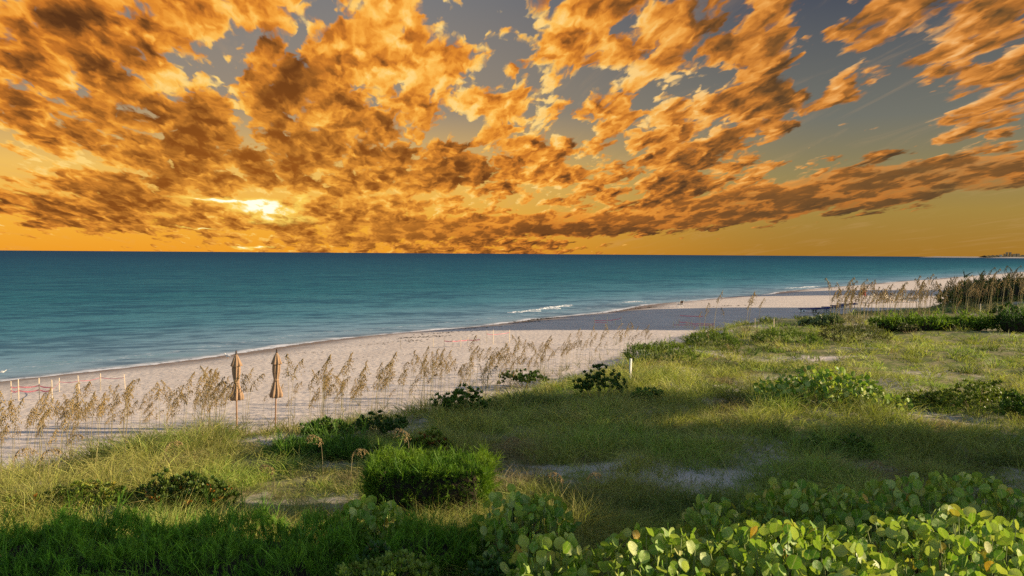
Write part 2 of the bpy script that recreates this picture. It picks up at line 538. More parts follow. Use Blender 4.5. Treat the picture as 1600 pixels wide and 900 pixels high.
def veg_cover(x, y):
    """0 bare sand .. 1 closed dune grass"""
    u, s = along_inland(x, y)
    d = s - dune_line(u)
    v = sstep(d + 1.6 * (vnoise(x, y, 1.6, 21) - 0.5), -0.4, 3.4)
    v = v * (0.55 + 0.45 * sstep(vnoise(x, y, 3.2, 31, 3), 0.30, 0.55))
    for (sx, sy, rx, ry, st) in SAND_SPOTS:
        v = v * (1 - st * np.exp(-(((x - sx) / rx) ** 2 + ((y - sy) / ry) ** 2)))
    for (px_, py_, rx, ry) in ((485, 752, 1.7, 1.3), (640, 690, 1.5, 1.2)):
        q = on_ground(px_, py_)
        v = np.maximum(v, np.exp(-(((x - q.x) / rx) ** 2 + ((y - q.y) / ry) ** 2)))
    return v


def polar(radii, angles):
    rr, aa = np.meshgrid(radii, angles, indexing='ij')
    x, y = (rr * np.sin(aa)).ravel(), (rr * np.cos(aa)).ravel()
    nr, na = len(radii), len(angles)
    i, j = np.meshgrid(np.arange(nr - 1), np.arange(na), indexing='ij')
    j2 = (j + 1) % na
    f = np.stack([i * na + j, (i + 1) * na + j, (i + 1) * na + j2, i * na + j2], -1).reshape(-1, 4)[:, ::-1]
    return x, y, f


def sand_material():
    m, t = mat_new('sand_and_dune_soil')
    pos = t.n('ShaderNodeNewGeometry').outputs['Position']
    z = t.n('ShaderNodeSeparateXYZ', ins={0: pos}).outputs[2]
    n1 = t.noise(pos, 0.35, 5.0, 0.6)
    n2 = t.noise(pos, 3.2, 5.0, 0.65)
    n3 = t.noise(pos, 24.0, 3.0, 0.6)
    dry = t.mix(t.lin(n1, 0.3, 0.7), (0.50, 0.42, 0.345), (0.60, 0.51, 0.42))
    dry = t.mix(t.lin(n2, 0.30, 0.72), t.mix(0.35, dry, (0.34, 0.28, 0.24)), dry)
    dry = t.mix(t.m('MULTIPLY', t.ss(n3, 0.60, 0.78), 0.35), dry, (0.25, 0.2, 0.17))
    wetz = t.m('MULTIPLY_ADD', t.m('SUBTRACT', n1, 0.5), 0.25, z)
    wet = t.ss(wetz, -0.22, -0.55)
    c = t.mix(wet, dry, (0.17, 0.145, 0.125))
    veg = attr(t, 'veg')
    lit = t.mix(t.lin(n2, 0.3, 0.7), (0.14, 0.125, 0.05), (0.25, 0.22, 0.10))
    lit = t.mix(t.ss(t.noise(pos, 1.1, 4.0, 0.6), 0.42, 0.6), lit, (0.12, 0.14, 0.035))
    c = t.mix(t.ss(t.m('ADD', veg, t.m('MULTIPLY', t.m('SUBTRACT', n2, 0.5), 0.7)), 0.30, 0.75), c, lit)
    # trampled footprints: shallow dimples, plus small ripples
    vor = t.n('ShaderNodeTexVoronoi', voronoi_dimensions='2D', feature='SMOOTH_F1', ins={'Vector': pos, 'Scale': 2.6, 'Smoothness': 0.5, 'Randomness': 1.0}).outputs['Distance']
    hgt = t.m('ADD', t.m('MULTIPLY', t.ss(vor, 0.0, 0.5), 0.6), t.m('ADD', t.m('MULTIPLY', n2, 1.0), t.m('MULTIPLY', n3, 0.12)))
    b = t.n('ShaderNodeBsdfPrincipled', ins={'Base Color': c, 'Roughness': t.lin(wet, 0, 1, 0.95, 0.45), 'Specular IOR Level': t.lin(wet, 0, 1, 0.1, 0.35)})
    bp = t.n('ShaderNodeBump', ins={'Height': hgt, 'Strength': t.lin(wet, 0, 1, 0.28, 0.06), 'Distance': 0.08})
    t.t.links.new(bp.outputs[0], b.inputs['Normal'])
    finish(t, b)
    return m


def build_ground():
    radii = np.concatenate([[0.5, 1.5, 3.0], np.geomspace(4.0, 260.0, 250), np.geomspace(275.0, 3500.0, 40)])
    ang = np.concatenate([np.linspace(-45, 45, 420), np.linspace(46, 314, 130)]) * math.pi / 180
    x, y, f = polar(radii, ang)
    z = ground_z(x, y)
    me = np_mesh('ground', np.stack([x, y, z], 1), [f], sand_material(), smooth=True, attrs={'veg': veg_cover(x, y)})
    put(link_mesh('ground', me), kind='structure')


def water_material():
    m, t = mat_new('sea_water')
    pos = t.n('ShaderNodeNewGeometry').outputs['Position']
    off = attr(t, 'offshore')
    # the long axis of the ripples runs along the shore
    rot = t.n('ShaderNodeVectorRotate', rotation_type='Z_AXIS', ins={'Vector': pos, 'Angle': R(-20.0)}).outputs[0]
    st = t.n('ShaderNodeVectorMath', operation='MULTIPLY', ins={0: rot, 1: (0.35, 1.0, 1.0)}).outputs[0]
    patch = t.noise(st, 0.055, 4.0, 0.55)
    offn = t.m('MULTIPLY_ADD', t.m('SUBTRACT', patch, 0.5), t.m('MULTIPLY', off, 0.55), off)
    lg = t.m('LOGARITHM', t.m('MAXIMUM', t.m('ADD', offn, 1.0), 1.0), 10.0)            # 0 .. 4
    c = t.ramp(t.m('DIVIDE', lg, 4.0), [(0.0, (0.20, 0.20, 0.19)), (0.12, (0.20, 0.275, 0.31)), (0.25, (0.145, 0.25, 0.295)), (0.34, (0.068, 0.19, 0.225)),
                                       (0.45, (0.025, 0.122, 0.148)), (0.60, (0.014, 0.080, 0.112)), (0.75, (0.009, 0.048, 0.086)), (1.0, (0.007, 0.036, 0.074))])
    r1 = t.noise(st, 0.7, 4.0, 0.65)
    r2 = t.noise(st, 0.14, 3.0, 0.6)
    rip = t.m('ADD', t.m('MULTIPLY', r1, 0.55), t.m('MULTIPLY', r2, 0.45))
    c = t.mix(t.ss(rip, 0.46, 0.60), c, t.mix(0.6, c, (0.008, 0.042, 0.085)))
    c = t.mix(t.m('MULTIPLY', t.ss(rip, 0.45, 0.34), 0.35), c, (0.07, 0.17, 0.18))
    # swash foam: a broken lacy line on the edge
    fn = t.noise(pos, 1.6, 6.0, 0.7)
    edge = t.m('MULTIPLY_ADD', t.m('SUBTRACT', t.noise(pos, 0.22, 3.0, 0.5), 0.5), 3.0, off)
    f1 = t.m('MULTIPLY', t.ss(edge, 1.3, 0.2), t.ss(fn, 0.35, 0.5))
    f2 = t.m('MULTIPLY', t.m('MULTIPLY', t.ss(edge, 3.0, 4.2), t.ss(edge, 6.0, 4.6)), t.ss(fn, 0.54, 0.64))
    foam = t.m('MAXIMUM', f1, t.m('MULTIPLY', f2, 0.35))
    c = t.mix(foam, c, (0.62, 0.60, 0.58))
    big = t.noise(st, 0.5, 3.0, 0.55)
    small = t.noise(st, 2.2, 4.0, 0.6)
    hgt = t.m('ADD', t.m('MULTIPLY', big, 0.7), t.m('MULTIPLY', small, 0.3))
    bp = t.n('ShaderNodeBump', ins={'Height': hgt, 'Strength': 0.8, 'Distance': t.lin(off, 0, 40, 0.10, 0.55)})
    d = t.n('ShaderNodeBsdfDiffuse', ins={'Color': c, 'Normal': bp.outputs[0]})
    g = t.n('ShaderNodeBsdfGlossy', ins={'Color': (0.75, 0.85, 0.95, 1), 'Roughness': 0.28, 'Normal': bp.outputs[0]})
    mx = t.n('ShaderNodeMixShader', ins={0: 0.035})
    t.t.links.new(d.outputs[0], mx.inputs[1])
    t.t.links.new(g.outputs[0], mx.inputs[2])
    finish(t, mx)
    return m


def build_sea():
    radii = np.concatenate([np.geomspace(20.0, 400.0, 150), np.geomspace(420.0, 60000.0, 60)])
    ang = np.concatenate([np.linspace(-45, 45, 300), np.linspace(46, 314, 110)]) * math.pi / 180
    x, y, f = polar(radii, ang)
    u, s = along_inland(x, y)
    off = shore_line(u) - s
    keep = off[f].max(1) > -30                      # the sheet ends a little way under the beach
    f = f[keep]
    used, inv = np.unique(f, return_inverse=True)
    f = inv.reshape(f.shape)
    x, y, off = x[used], y[used], off[used]
    me = np_mesh('sea', np.stack([x, y, np.full_like(x, SEA_Z)], 1), [f], water_material(), smooth=True, attrs={'offshore': off})
    put(link_mesh('sea', me), kind='structure')


build_ground()
build_sea()
# ------------------------------------------------------------------ unseen houses and trees beyond the right edge, placed and sized for their shade
def box_geo(x0, x1, y0, y1, z0, z1):
    v = [(x0, y0, z0), (x1, y0, z0), (x1, y1, z0), (x0, y1, z0), (x0, y0, z1), (x1, y0, z1), (x1, y1, z1), (x0, y1, z1)]
    f = [(0, 3, 2, 1), (4, 5, 6, 7), (0, 1, 5, 4), (1, 2, 6, 5), (2, 3, 7, 6), (3, 0, 4, 7)]
    return v, f


def boxes(name, lst, mat, parent=None):
    V, F = [], []
    for b in lst:
        v, f = box_geo(*b)
        F += [tuple(i + len(V) for i in q) for q in f]
        V += v
    me = bpy.data.meshes.new(name)
    me.from_pydata(V, [], F)
    me.materials.append(mat)
    return link_mesh(name, me, parent=parent)


M_STUCCO = simple_mat('pale_stucco', (0.62, 0.58, 0.50), 0.85, 0.06, 3.0, 0.1)
M_ROOF = simple_mat('grey_roof', (0.25, 0.24, 0.23), 0.8, 0.12, 5.0, 0.1)
M_PANE = simple_mat('window_glass', (0.05, 0.07, 0.08), 0.1, 0.1, 2.0, 0.6)


def house(label, x0, x1, y0, y1, top, storeys):
    r = empty('beach_house', (x0, (y0 + y1) / 2, gz(x0, (y0 + y1) / 2)), 0, label, 'house')
    ox, oy, oz = r.location
    base = -0.5
    h = top - oz
    boxes('wall', [(0, x1 - x0, y0 - oy, y1 - oy, base, h - 0.35)], M_STUCCO, r)
    boxes('roof', [(-0.25, x1 - x0 + 0.25, y0 - oy - 0.25, y1 - oy + 0.25, h - 0.348, h)], M_ROOF, r)
    n = max(2, int((y1 - y0) / 3.5))
    step = (y1 - y0) / n
    sh = (h - 0.8) / storeys
    for k in range(storeys):
        for i in range(n):
            yc = y0 - oy + (i + 0.5) * step
            boxes('window', [(-0.04, 0.02, yc - 0.8, yc + 0.8, 0.9 + k * sh, 0.9 + k * sh + min(1.4, sh - 1.0))], M_PANE, r)
    return r


TAN_E = math.tan(R(SUN_EL))


def top_for(x_house, x_end, z_end=1.0):
    """roof height whose shade ends at x_end on ground z_end"""
    return z_end + (x_house - x_end) * TAN_E


house('long low pale house unseen at the right, sized so its shade falls over the dune grass', 19.0, 30.0, 12.4, 16.6, top_for(19.0, 0.0), 2)
house('pale house nearest the camera beyond the right edge, raised to shade the back row of sea grapes', 19.0, 30.0, 9.80, 12.2, top_for(19.0, -3.6), 3)
house('taller pale house next door, sized so its shade ends left of the clipped box bush', 19.0, 30.0, 16.8, 20.5, top_for(19.0, -5.4), 3)
house('small flat roofed pale house behind the two at the right, added for its shade', 24.0, 34.0, 20.8, 24.4, top_for(24.0, 14.0), 1)  # low house added to shade the right end of the grass


def terraced(label, x0, x1, cuts, ends, z_end):
    """unseen apartment block; roof steps shaped so its shade follows the shoreline"""
    r = empty('apartment_block', (x0, cuts[0], 0.0), 0, label, 'apartment block')
    for y0, y1, e in zip(cuts[:-1], cuts[1:], ends):
        h = top_for(x0, e, z_end)
        boxes('wall', [(0, x1 - x0, y0 - cuts[0], y1 - cuts[0] - 0.01, -1, h - 0.4)], M_STUCCO, r)
        boxes('roof', [(-.2, x1 - x0 + .2, y0 - cuts[0], y1 - cuts[0] - 0.01, h - 0.398, h)], M_ROOF, r)
        for k in range(int((h - 1) / 3.1)):
            boxes('window', [(-.04, .02, y0 - cuts[0] + 1, y1 - cuts[0] - 1, 1 + k * 3.1, 2.8 + k * 3.1)], M_PANE, r)
    return r


terraced('terraced pale apartment block beside the beach, unseen, stepped so its shade stops at the waterline', 78.0, 96.0, [61.0, 67.5, 74.0, 80.5, 87.0], [-7.5, -1.5, 3.5, 8.5], -0.7)
terraced('farther unseen apartment block along the beach, stepped to shape its shade', 118.0, 136.0, [115.0, 121.0, 127.0, 133.0], [30.0, 34.0, 39.0], -0.7)
# ------------------------------------------------------------------ plant materials
def blade_material(name, trans=0.35, rough=0.6, spec=0.25):
    m, t = mat_new(name)
    c = attr(t, 'tint', 1)
    pos = t.n('ShaderNodeNewGeometry').outputs['Position']
    c = t.mix(0.35, c, t.mix(t.lin(t.noise(pos, 7.0, 3.0, 0.6, dim='3D'), 0.35, 0.65), (0.6, 0.6, 0.6), (1.4, 1.4, 1.4)), 'MULTIPLY')
    b = t.n('ShaderNodeBsdfPrincipled', ins={'Base Color': c, 'Roughness': rough, 'Specular IOR Level': spec})
    tr = t.n('ShaderNodeBsdfTranslucent', ins={'Color': t.mix(1.0, c, (1.1, 1.15, 0.55), 'MULTIPLY')})
    mx = t.n('ShaderNodeMixShader', ins={0: trans})
    t.t.links.new(b.outputs[0], mx.inputs[1])
    t.t.links.new(tr.outputs[0], mx.inputs[2])
    finish(t, mx)
    return m


M_BLADE = blade_material('grass_blades')
M_NEEDLE = blade_material('soft_needles', 0.38)
M_LEAF = blade_material('small_leaves', 0.22, 0.5, 0.25)
M_TWIG = simple_mat('shade_dark_twigs', (0.035, 0.028, 0.018), 0.9, 0.3, 6.0, 0.05)
M_STEM = simple_mat('brown_stems', (0.16, 0.11, 0.06), 0.8, 0.25, 12.0, 0.1)
M_GREENSTEM = simple_mat('green_stems', (0.20, 0.24, 0.08), 0.7, 0.2, 12.0, 0.2)


def blades(base, direction, length, bend, width, tint, tip_tint=None, rng=RNG):
    """arching blades: base (n,3), unit direction (n,3), bend (n,3) added at the tip; returns verts, quads, tris, tints"""
    n = len(base)
    base = np.asarray(base, float)
    side = np.cross(direction, rng.normal(size=(n, 3)))
    side /= np.linalg.norm(side, axis=1, keepdims=True) + 1e-9
    w = (np.asarray(width) * 0.5)[:, None] * side
    L = np.asarray(length)[:, None]
    mid = base + direction * L * 0.55 + bend * L * 0.30
    tip = base + direction * L * 0.92 + bend * L
    V = np.stack([base - w, base + w, mid + w * 0.8, mid - w * 0.8, tip], 1).reshape(-1, 3)
    k = np.arange(n)[:, None] * 5
    quads = k + np.array([0, 1, 2, 3])
    tris = k + np.array([3, 2, 4])
    tt = tint if tip_tint is None else tip_tint
    T = np.stack([tint, tint, (tint + tt) / 2, (tint + tt) / 2, tt], 1).reshape(-1, 3)
    return V, quads, tris, T


def join_parts(parts):
    V, Q, Tn, C, off = [], [], [], [], 0
    for v, q, t, c in parts:
        V.append(v)
        if len(q):
            Q.append(q + off)
        if len(t):
            Tn.append(t + off)
        C.append(c)
        off += len(v)
    return np.concatenate(V), [np.concatenate(x) for x in (Q, Tn) if x], np.concatenate(C)


def blade_mesh(name, parts, mat):
    V, F, C = join_parts(parts)
    return np_mesh(name, V, F, mat, attrs={'tint': C})


OLIVE, FRESH, STRAW, GOLD = np.array([(0.245, 0.295, 0.042), (0.165, 0.30, 0.024), (0.50, 0.39, 0.15), (0.38, 0.335, 0.08)])


def build_grass():
    rng = np.random.default_rng(11)
    want = 34000
    a = rng.uniform(-44, 44, want * 5) * math.pi / 180
    r = 1.0 / rng.uniform(1 / 130.0, 1 / 6.5, want * 5)
    x, y = r * np.sin(a), r * np.cos(a)
    u, s = along_inland(x, y)
    clump = vnoise(x, y, 0.9, 91, 3)                                   # plants stand in clumps
    keep = rng.random(len(x)) < np.clip(veg_cover(x, y) * (0.30 + 1.5 * sstep(clump, 0.34, 0.58)), 0, 1)
    keep &= s - dune_line(u) > -0.3
    x, y, r, clump = x[keep][:want], y[keep][:want], r[keep][:want], clump[keep][:want]
    z = ground_z(x, y)
    n = len(x)
    px = 800 + F_PX * x / y
    left = sstep(px, 760, 400)
    straw = np.clip(0.02 + 1.25 * (vnoise(x, y, 3.4, 41, 3) - 0.5) + 0.28 * left + rng.normal(0, 0.15, n), 0, 1)
    fresh = np.clip(sstep(vnoise(x, y, 2.6, 51, 3), 0.52, 0.66) - straw * 0.4, 0, 1)
    dead = sstep(vnoise(x, y, 1.9, 71, 3), 0.64, 0.74)                 # grey brown patches
    dark = sstep(vnoise(x, y, 2.2, 81, 3), 0.60, 0.70) * (1 - dead)    # dark green low herbs
    tall = (0.26 + 0.85 * np.clip(vnoise(x, y, 2.4, 61, 3) - 0.25, 0, 1)) * (0.55 + 0.9 * clump) * (0.75 + 0.55 * rng.random(n)) * (1 - 0.35 * dead) * (1 - 0.25 * sstep(r, 22, 36))
    bright = rng.uniform(0.62, 1.36, (n, 1)) * (0.72 + 0.56 * vnoise(x, y, 1.1, 97, 3))[:, None]
    per = 17
    idx = np.repeat(np.arange(n), per)
    N = len(idx)
    ang = rng.uniform(0, 2 * math.pi, N)
    spread = rng.uniform(0.0, 0.11, N) + 0.003 * r[idx]
    base = np.stack([x[idx] + np.cos(ang) * spread, y[idx] + np.sin(ang) * spread, z[idx] - 0.02], 1)
    lean = rng.normal(0, 0.26, (N, 2)) + np.stack([np.cos(ang), np.sin(ang)], 1) * 0.26 + rng.normal(0, 0.16, (n, 2))[idx]
    d = np.concatenate([lean, np.ones((N, 1))], 1)
    d /= np.linalg.norm(d, axis=1, keepdims=True)
    bend = np.concatenate([lean * 1.0 + rng.normal(0, 0.22, (N, 2)), -np.abs(rng.normal(0.22, 0.2, (N, 1)))], 1)
    L = tall[idx] * rng.uniform(0.5, 1.3, N)
    w = np.clip(r[idx] / 804.0 * 0.38, 0.004, 0.09) * rng.uniform(0.6, 1.3, N) * (1 + 0.8 * dark[idx])
    st = np.clip(straw[idx] + rng.normal(0, 0.22, N), 0, 1)[:, None]
    fr = np.clip(fresh[idx] + rng.normal(0, 0.1, N), 0, 1)[:, None]
    c = OLIVE * (1 - fr) + FRESH * fr
    c = c * (1 - st) + (STRAW * 0.6 + GOLD * 0.4) * st
    dd, dk = dead[idx][:, None], dark[idx][:, None]
    c = c * (1 - dd * 0.8) + np.array((0.22, 0.155, 0.10)) * dd * 0.8
    c = c * (1 - dk * 0.75) + np.array((0.075, 0.115, 0.022)) * dk * 0.75
    c = c * rng.uniform(0.72, 1.28, (N, 1)) * bright[idx]
    tip = c * (0.7 + 0.2 * dk) + STRAW * (0.30 - 0.2 * dk) * bright[idx]
    me = blade_mesh('dune_grass', [blades(base, d, L, bend, w, c, tip, rng)], M_BLADE)
    put(link_mesh('dune_grass', me), 'fine olive and straw coloured grass covering the dune', kind='stuff')


build_grass()


# ------------------------------------------------------------------ soft clipped bushes
def lump_core(name, sx, sy, sz, seed, mat, parent, zc):
    """stand-in for inner twigs: rough closed lump, inner shade put into its dark colour"""
    bm = bmesh.new()
    bmesh.ops.create_icosphere(bm, subdivisions=3, radius=1.0)
    for v in bm.verts:
        p = v.co.copy()
        m = max(abs(p.x), abs(p.y), abs(p.z))
        q = p / m * 0.75 + p * 0.25                   # between a ball and a box
        k = 0.90 + 0.16 * (vnoise(np.array([p.x * 3 + seed]), np.array([p.y * 3 + p.z * 2.3]), 1.0, seed)[0])
        v.co = Vector((q.x * sx, q.y * sy, q.z * sz)) * k
        v.co.z += zc
    me = bpy.data.meshes.new(name)
    bm.to_mesh(me)
    bm.free()
    me.materials.append(mat)
    return link_mesh(name, me, parent=parent)


def soft_bush(name, label, cat, cx, cy, sx, sy, zb, zt, n, tints, seed, blade=0.16, wid=0.008, group=None, dome=0.15, low=0.0, rz=0.0, rough=0.42, front=1.0, corner=0.16, tips=1.3):
    """casuarina-like clipped bush: half sizes sx, sy; base zb, top zt"""
    rng = np.random.default_rng(seed)
    root = empty(name, (cx, cy, zb), rz, label, cat, group)
    h = zt - zb
    per = 9                                           # needles grow in sprays
    n = n // per
    if name != 'grass_mound':
        lump_core('branches', sx * 0.88, sy * 0.86, h * 0.45, seed, M_TWIG, root, h * 0.45)  # dark core added to block light inside the bush
    # surface points: top and sides in proportion to area
    at_, as_, af_ = 4 * sx * sy * 1.6, 2 * sy * h * 2, 2 * sx * h * 2 * front
    pick = rng.choice(3, n, p=np.array([at_, as_, af_]) / (at_ + as_ + af_))
    u, v = rng.uniform(-1, 1, n), rng.uniform(-1, 1, n)
    sg = rng.choice([-1, 1], n)
    P = np.zeros((n, 3))
    N = np.zeros((n, 3))
    t = pick == 0
    P[t] = np.stack([u[t] * sx, v[t] * sy, np.full(t.sum(), h)], 1)
    N[t] = (0, 0, 1)
    s_ = pick == 1
    hv = rng.random(n) ** 0.5
    P[s_] = np.stack([sg[s_] * sx, u[s_] * sy, hv[s_] * h], 1)
    N[s_] = np.stack([sg[s_], np.zeros(s_.sum()), np.full(s_.sum(), 0.55)], 1)
    f_ = pick == 2
    P[f_] = np.stack([u[f_] * sx, sg[f_] * sy, hv[f_] * h], 1)
    N[f_] = np.stack([np.zeros(f_.sum()), sg[f_], np.full(f_.sum(), 0.55)], 1)
    # round the edges and roughen the outline in clumps
    ex, ey = np.abs(P[:, 0]) / sx, np.abs(P[:, 1]) / sy
    P[:, 2] -= dome * h * (ex ** 4 + ey ** 4) * 0.6 * (P[:, 2] / h)
    rc = (ex ** 6 * ey ** 6)
    P[:, :2] *= (1 - corner * rc)[:, None]
    cl = vnoise(P[:, 0] * 2.4 + P[:, 2] * 1.6 + seed, P[:, 1] * 2.4 + P[:, 2], 1.0, seed, 3)
    P += N * ((cl - 0.5) * rough * min(1, h) - rng.random(n) ** 2 * 0.10)[:, None]
    P[:, 2] = np.maximum(P[:, 2], 0.02 + low)
    D = N + rng.normal(0, 0.42, (n, 3)) + np.array([0, 0, 0.35])
    D /= np.linalg.norm(D, axis=1, keepdims=True)
    cl = np.repeat(cl, per)
    ext = np.repeat(rng.uniform(0.6, 1.5, n) * (1 + 1.6 * (rng.random(n) < 0.05)), per)
    D0 = np.repeat(D, per, axis=0)
    tone_ = np.repeat(rng.uniform(0.65, 1.4, (n, 1)), per, axis=0)
    n = n * per
    up_ = rng.random(n)
    P = np.repeat(P, per, axis=0) + D0 * (up_ * blade * ext * 0.9)[:, None] + rng.normal(0, 0.012, (n, 3))
    D = D0 + rng.normal(0, 0.40, (n, 3))
    D /= np.linalg.norm(D, axis=1, keepdims=True)
    L = blade * rng.uniform(0.5, 1.1, n) * ext * (1.1 - 0.4 * up_)
    B = rng.normal(0, 0.14, (n, 3))
    k = np.clip(cl * 1.4 - 0.2 + rng.normal(0, 0.18, n), 0, 1)[:, None]
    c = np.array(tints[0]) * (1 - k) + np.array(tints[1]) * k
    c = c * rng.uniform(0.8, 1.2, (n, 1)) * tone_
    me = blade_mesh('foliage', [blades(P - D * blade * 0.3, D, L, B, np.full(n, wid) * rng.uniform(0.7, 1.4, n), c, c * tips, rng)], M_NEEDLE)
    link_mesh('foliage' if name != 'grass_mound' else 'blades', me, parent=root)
    return root


p = at_height(672, 790, 1.2)
Zb = 13.6
soft_bush('clipped_bush', 'bright green box shaped clipped bush in the middle foreground, sunlit on top', 'bush', (671 - 800) / F_PX * Zb, Zb, 1.00, 0.60, 0.85, 1.92, 44000,
          [(0.050, 0.125, 0.008), (0.140, 0.215, 0.012)], 3, 0.085, 0.008, dome=0.0, rough=0.13, front=0.38, corner=0.05)
soft_bush('soft_hedge', 'wide dark green feathery hedge filling the lower left corner', 'hedge', -4.55, 10.35, 2.65, 0.85, 0.7, 1.70, 76000,
          [(0.050, 0.135, 0.010), (0.115, 0.22, 0.016)], 4, 0.13, 0.0075, dome=0.22, rough=0.85, tips=1.7)
soft_bush('soft_bush', 'low feathery green bush below the clipped box bush, dark underneath', 'bush', -0.95, 10.2, 0.62, 0.42, 0.8, 1.92, 20000,
          [(0.060, 0.15, 0.010), (0.12, 0.22, 0.016)], 5, 0.14, 0.007, dome=0.3, rough=0.6, tips=1.6)
p = on_ground(490, 725)  # dark bush put where a strip of shade crosses soft grass
soft_bush('soft_bush', 'low dark feathery bush added along the strip of shade left of the leafy dune shrubs', 'bush', p.x, p.y + 0.6, 1.0, 0.45, p.z - 0.1, p.z + 0.24, 8000,
          [(0.055, 0.125, 0.016), (0.10, 0.18, 0.022)], 6, 0.18, 0.013, dome=0.3)
p = on_ground(1467, 517)
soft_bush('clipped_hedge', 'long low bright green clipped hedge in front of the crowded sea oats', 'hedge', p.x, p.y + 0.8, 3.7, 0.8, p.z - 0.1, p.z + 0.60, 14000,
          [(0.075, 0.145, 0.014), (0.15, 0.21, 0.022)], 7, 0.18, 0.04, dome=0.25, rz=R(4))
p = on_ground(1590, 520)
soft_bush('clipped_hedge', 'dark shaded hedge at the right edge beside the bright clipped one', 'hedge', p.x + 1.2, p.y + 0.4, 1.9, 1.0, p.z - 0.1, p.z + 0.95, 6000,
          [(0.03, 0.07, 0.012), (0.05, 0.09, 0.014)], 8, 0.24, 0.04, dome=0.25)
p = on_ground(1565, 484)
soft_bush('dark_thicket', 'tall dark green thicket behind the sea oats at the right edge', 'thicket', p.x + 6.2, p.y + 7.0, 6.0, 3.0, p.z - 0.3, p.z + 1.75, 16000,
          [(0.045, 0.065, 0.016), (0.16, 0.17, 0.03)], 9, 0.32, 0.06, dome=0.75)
for (px_, py_, w_, h_, lab) in ((1035, 565, 100, 26, 'bright green grassy mound on the dune edge, the larger left one'), (1120, 542, 72, 20, 'bright green grassy mound below the pink taped stakes'),
                                (1235, 537, 92, 18, 'flat green grassy mound at the end of the sand strip'), (1345, 535, 90, 26, 'low dark olive mound below the left end of the clipped hedge')):
    p = on_ground(px_, py_)
    dep = p.y
    soft_bush('grass_mound', lab, 'grass mound', p.x, p.y + 0.7, w_ * dep / F_PX / 2, 1.3, p.z - 0.15, p.z + h_ * dep / F_PX * 0.8, 5200,
              [(0.065, 0.12, 0.014), (0.125, 0.16, 0.02)] if 'dark' not in lab else [(0.06, 0.075, 0.02), (0.10, 0.10, 0.03)], 20 + px_, 0.15, 0.020, dome=0.65, rough=0.5)


# ------------------------------------------------------------------ leafy dune shrubs (leaves in rosettes at the shoot tips)
def leaf_strip(C, D, S, L, W, tint, fold=0.25):
    """obovate leaves: centres (n,3) at the leaf foot, direction D, side S; 6 verts, 2 quads"""
    Nrm = np.cross(D, S)
    L = L[:, None]
    W = W[:, None] * 0.5
    a = C
    m1 = C + D * L * 0.62
    t = C + D * L - Nrm * L * 0.10
    V = np.stack([a - S * W * 0.25, a + S * W * 0.25, m1 + S * W + Nrm * W * fold, m1 - S * W + Nrm * W * fold, t + S * W * 0.35, t - S * W * 0.35], 1).reshape(-1, 3)
    k = np.arange(len(C))[:, None] * 6
    q = np.concatenate([k + np.array([0, 1, 2, 3]), k + np.array([3, 2, 4, 5])])
    T = np.repeat(tint, 6, axis=0)
    return V, q, np.zeros((0, 3), int), T


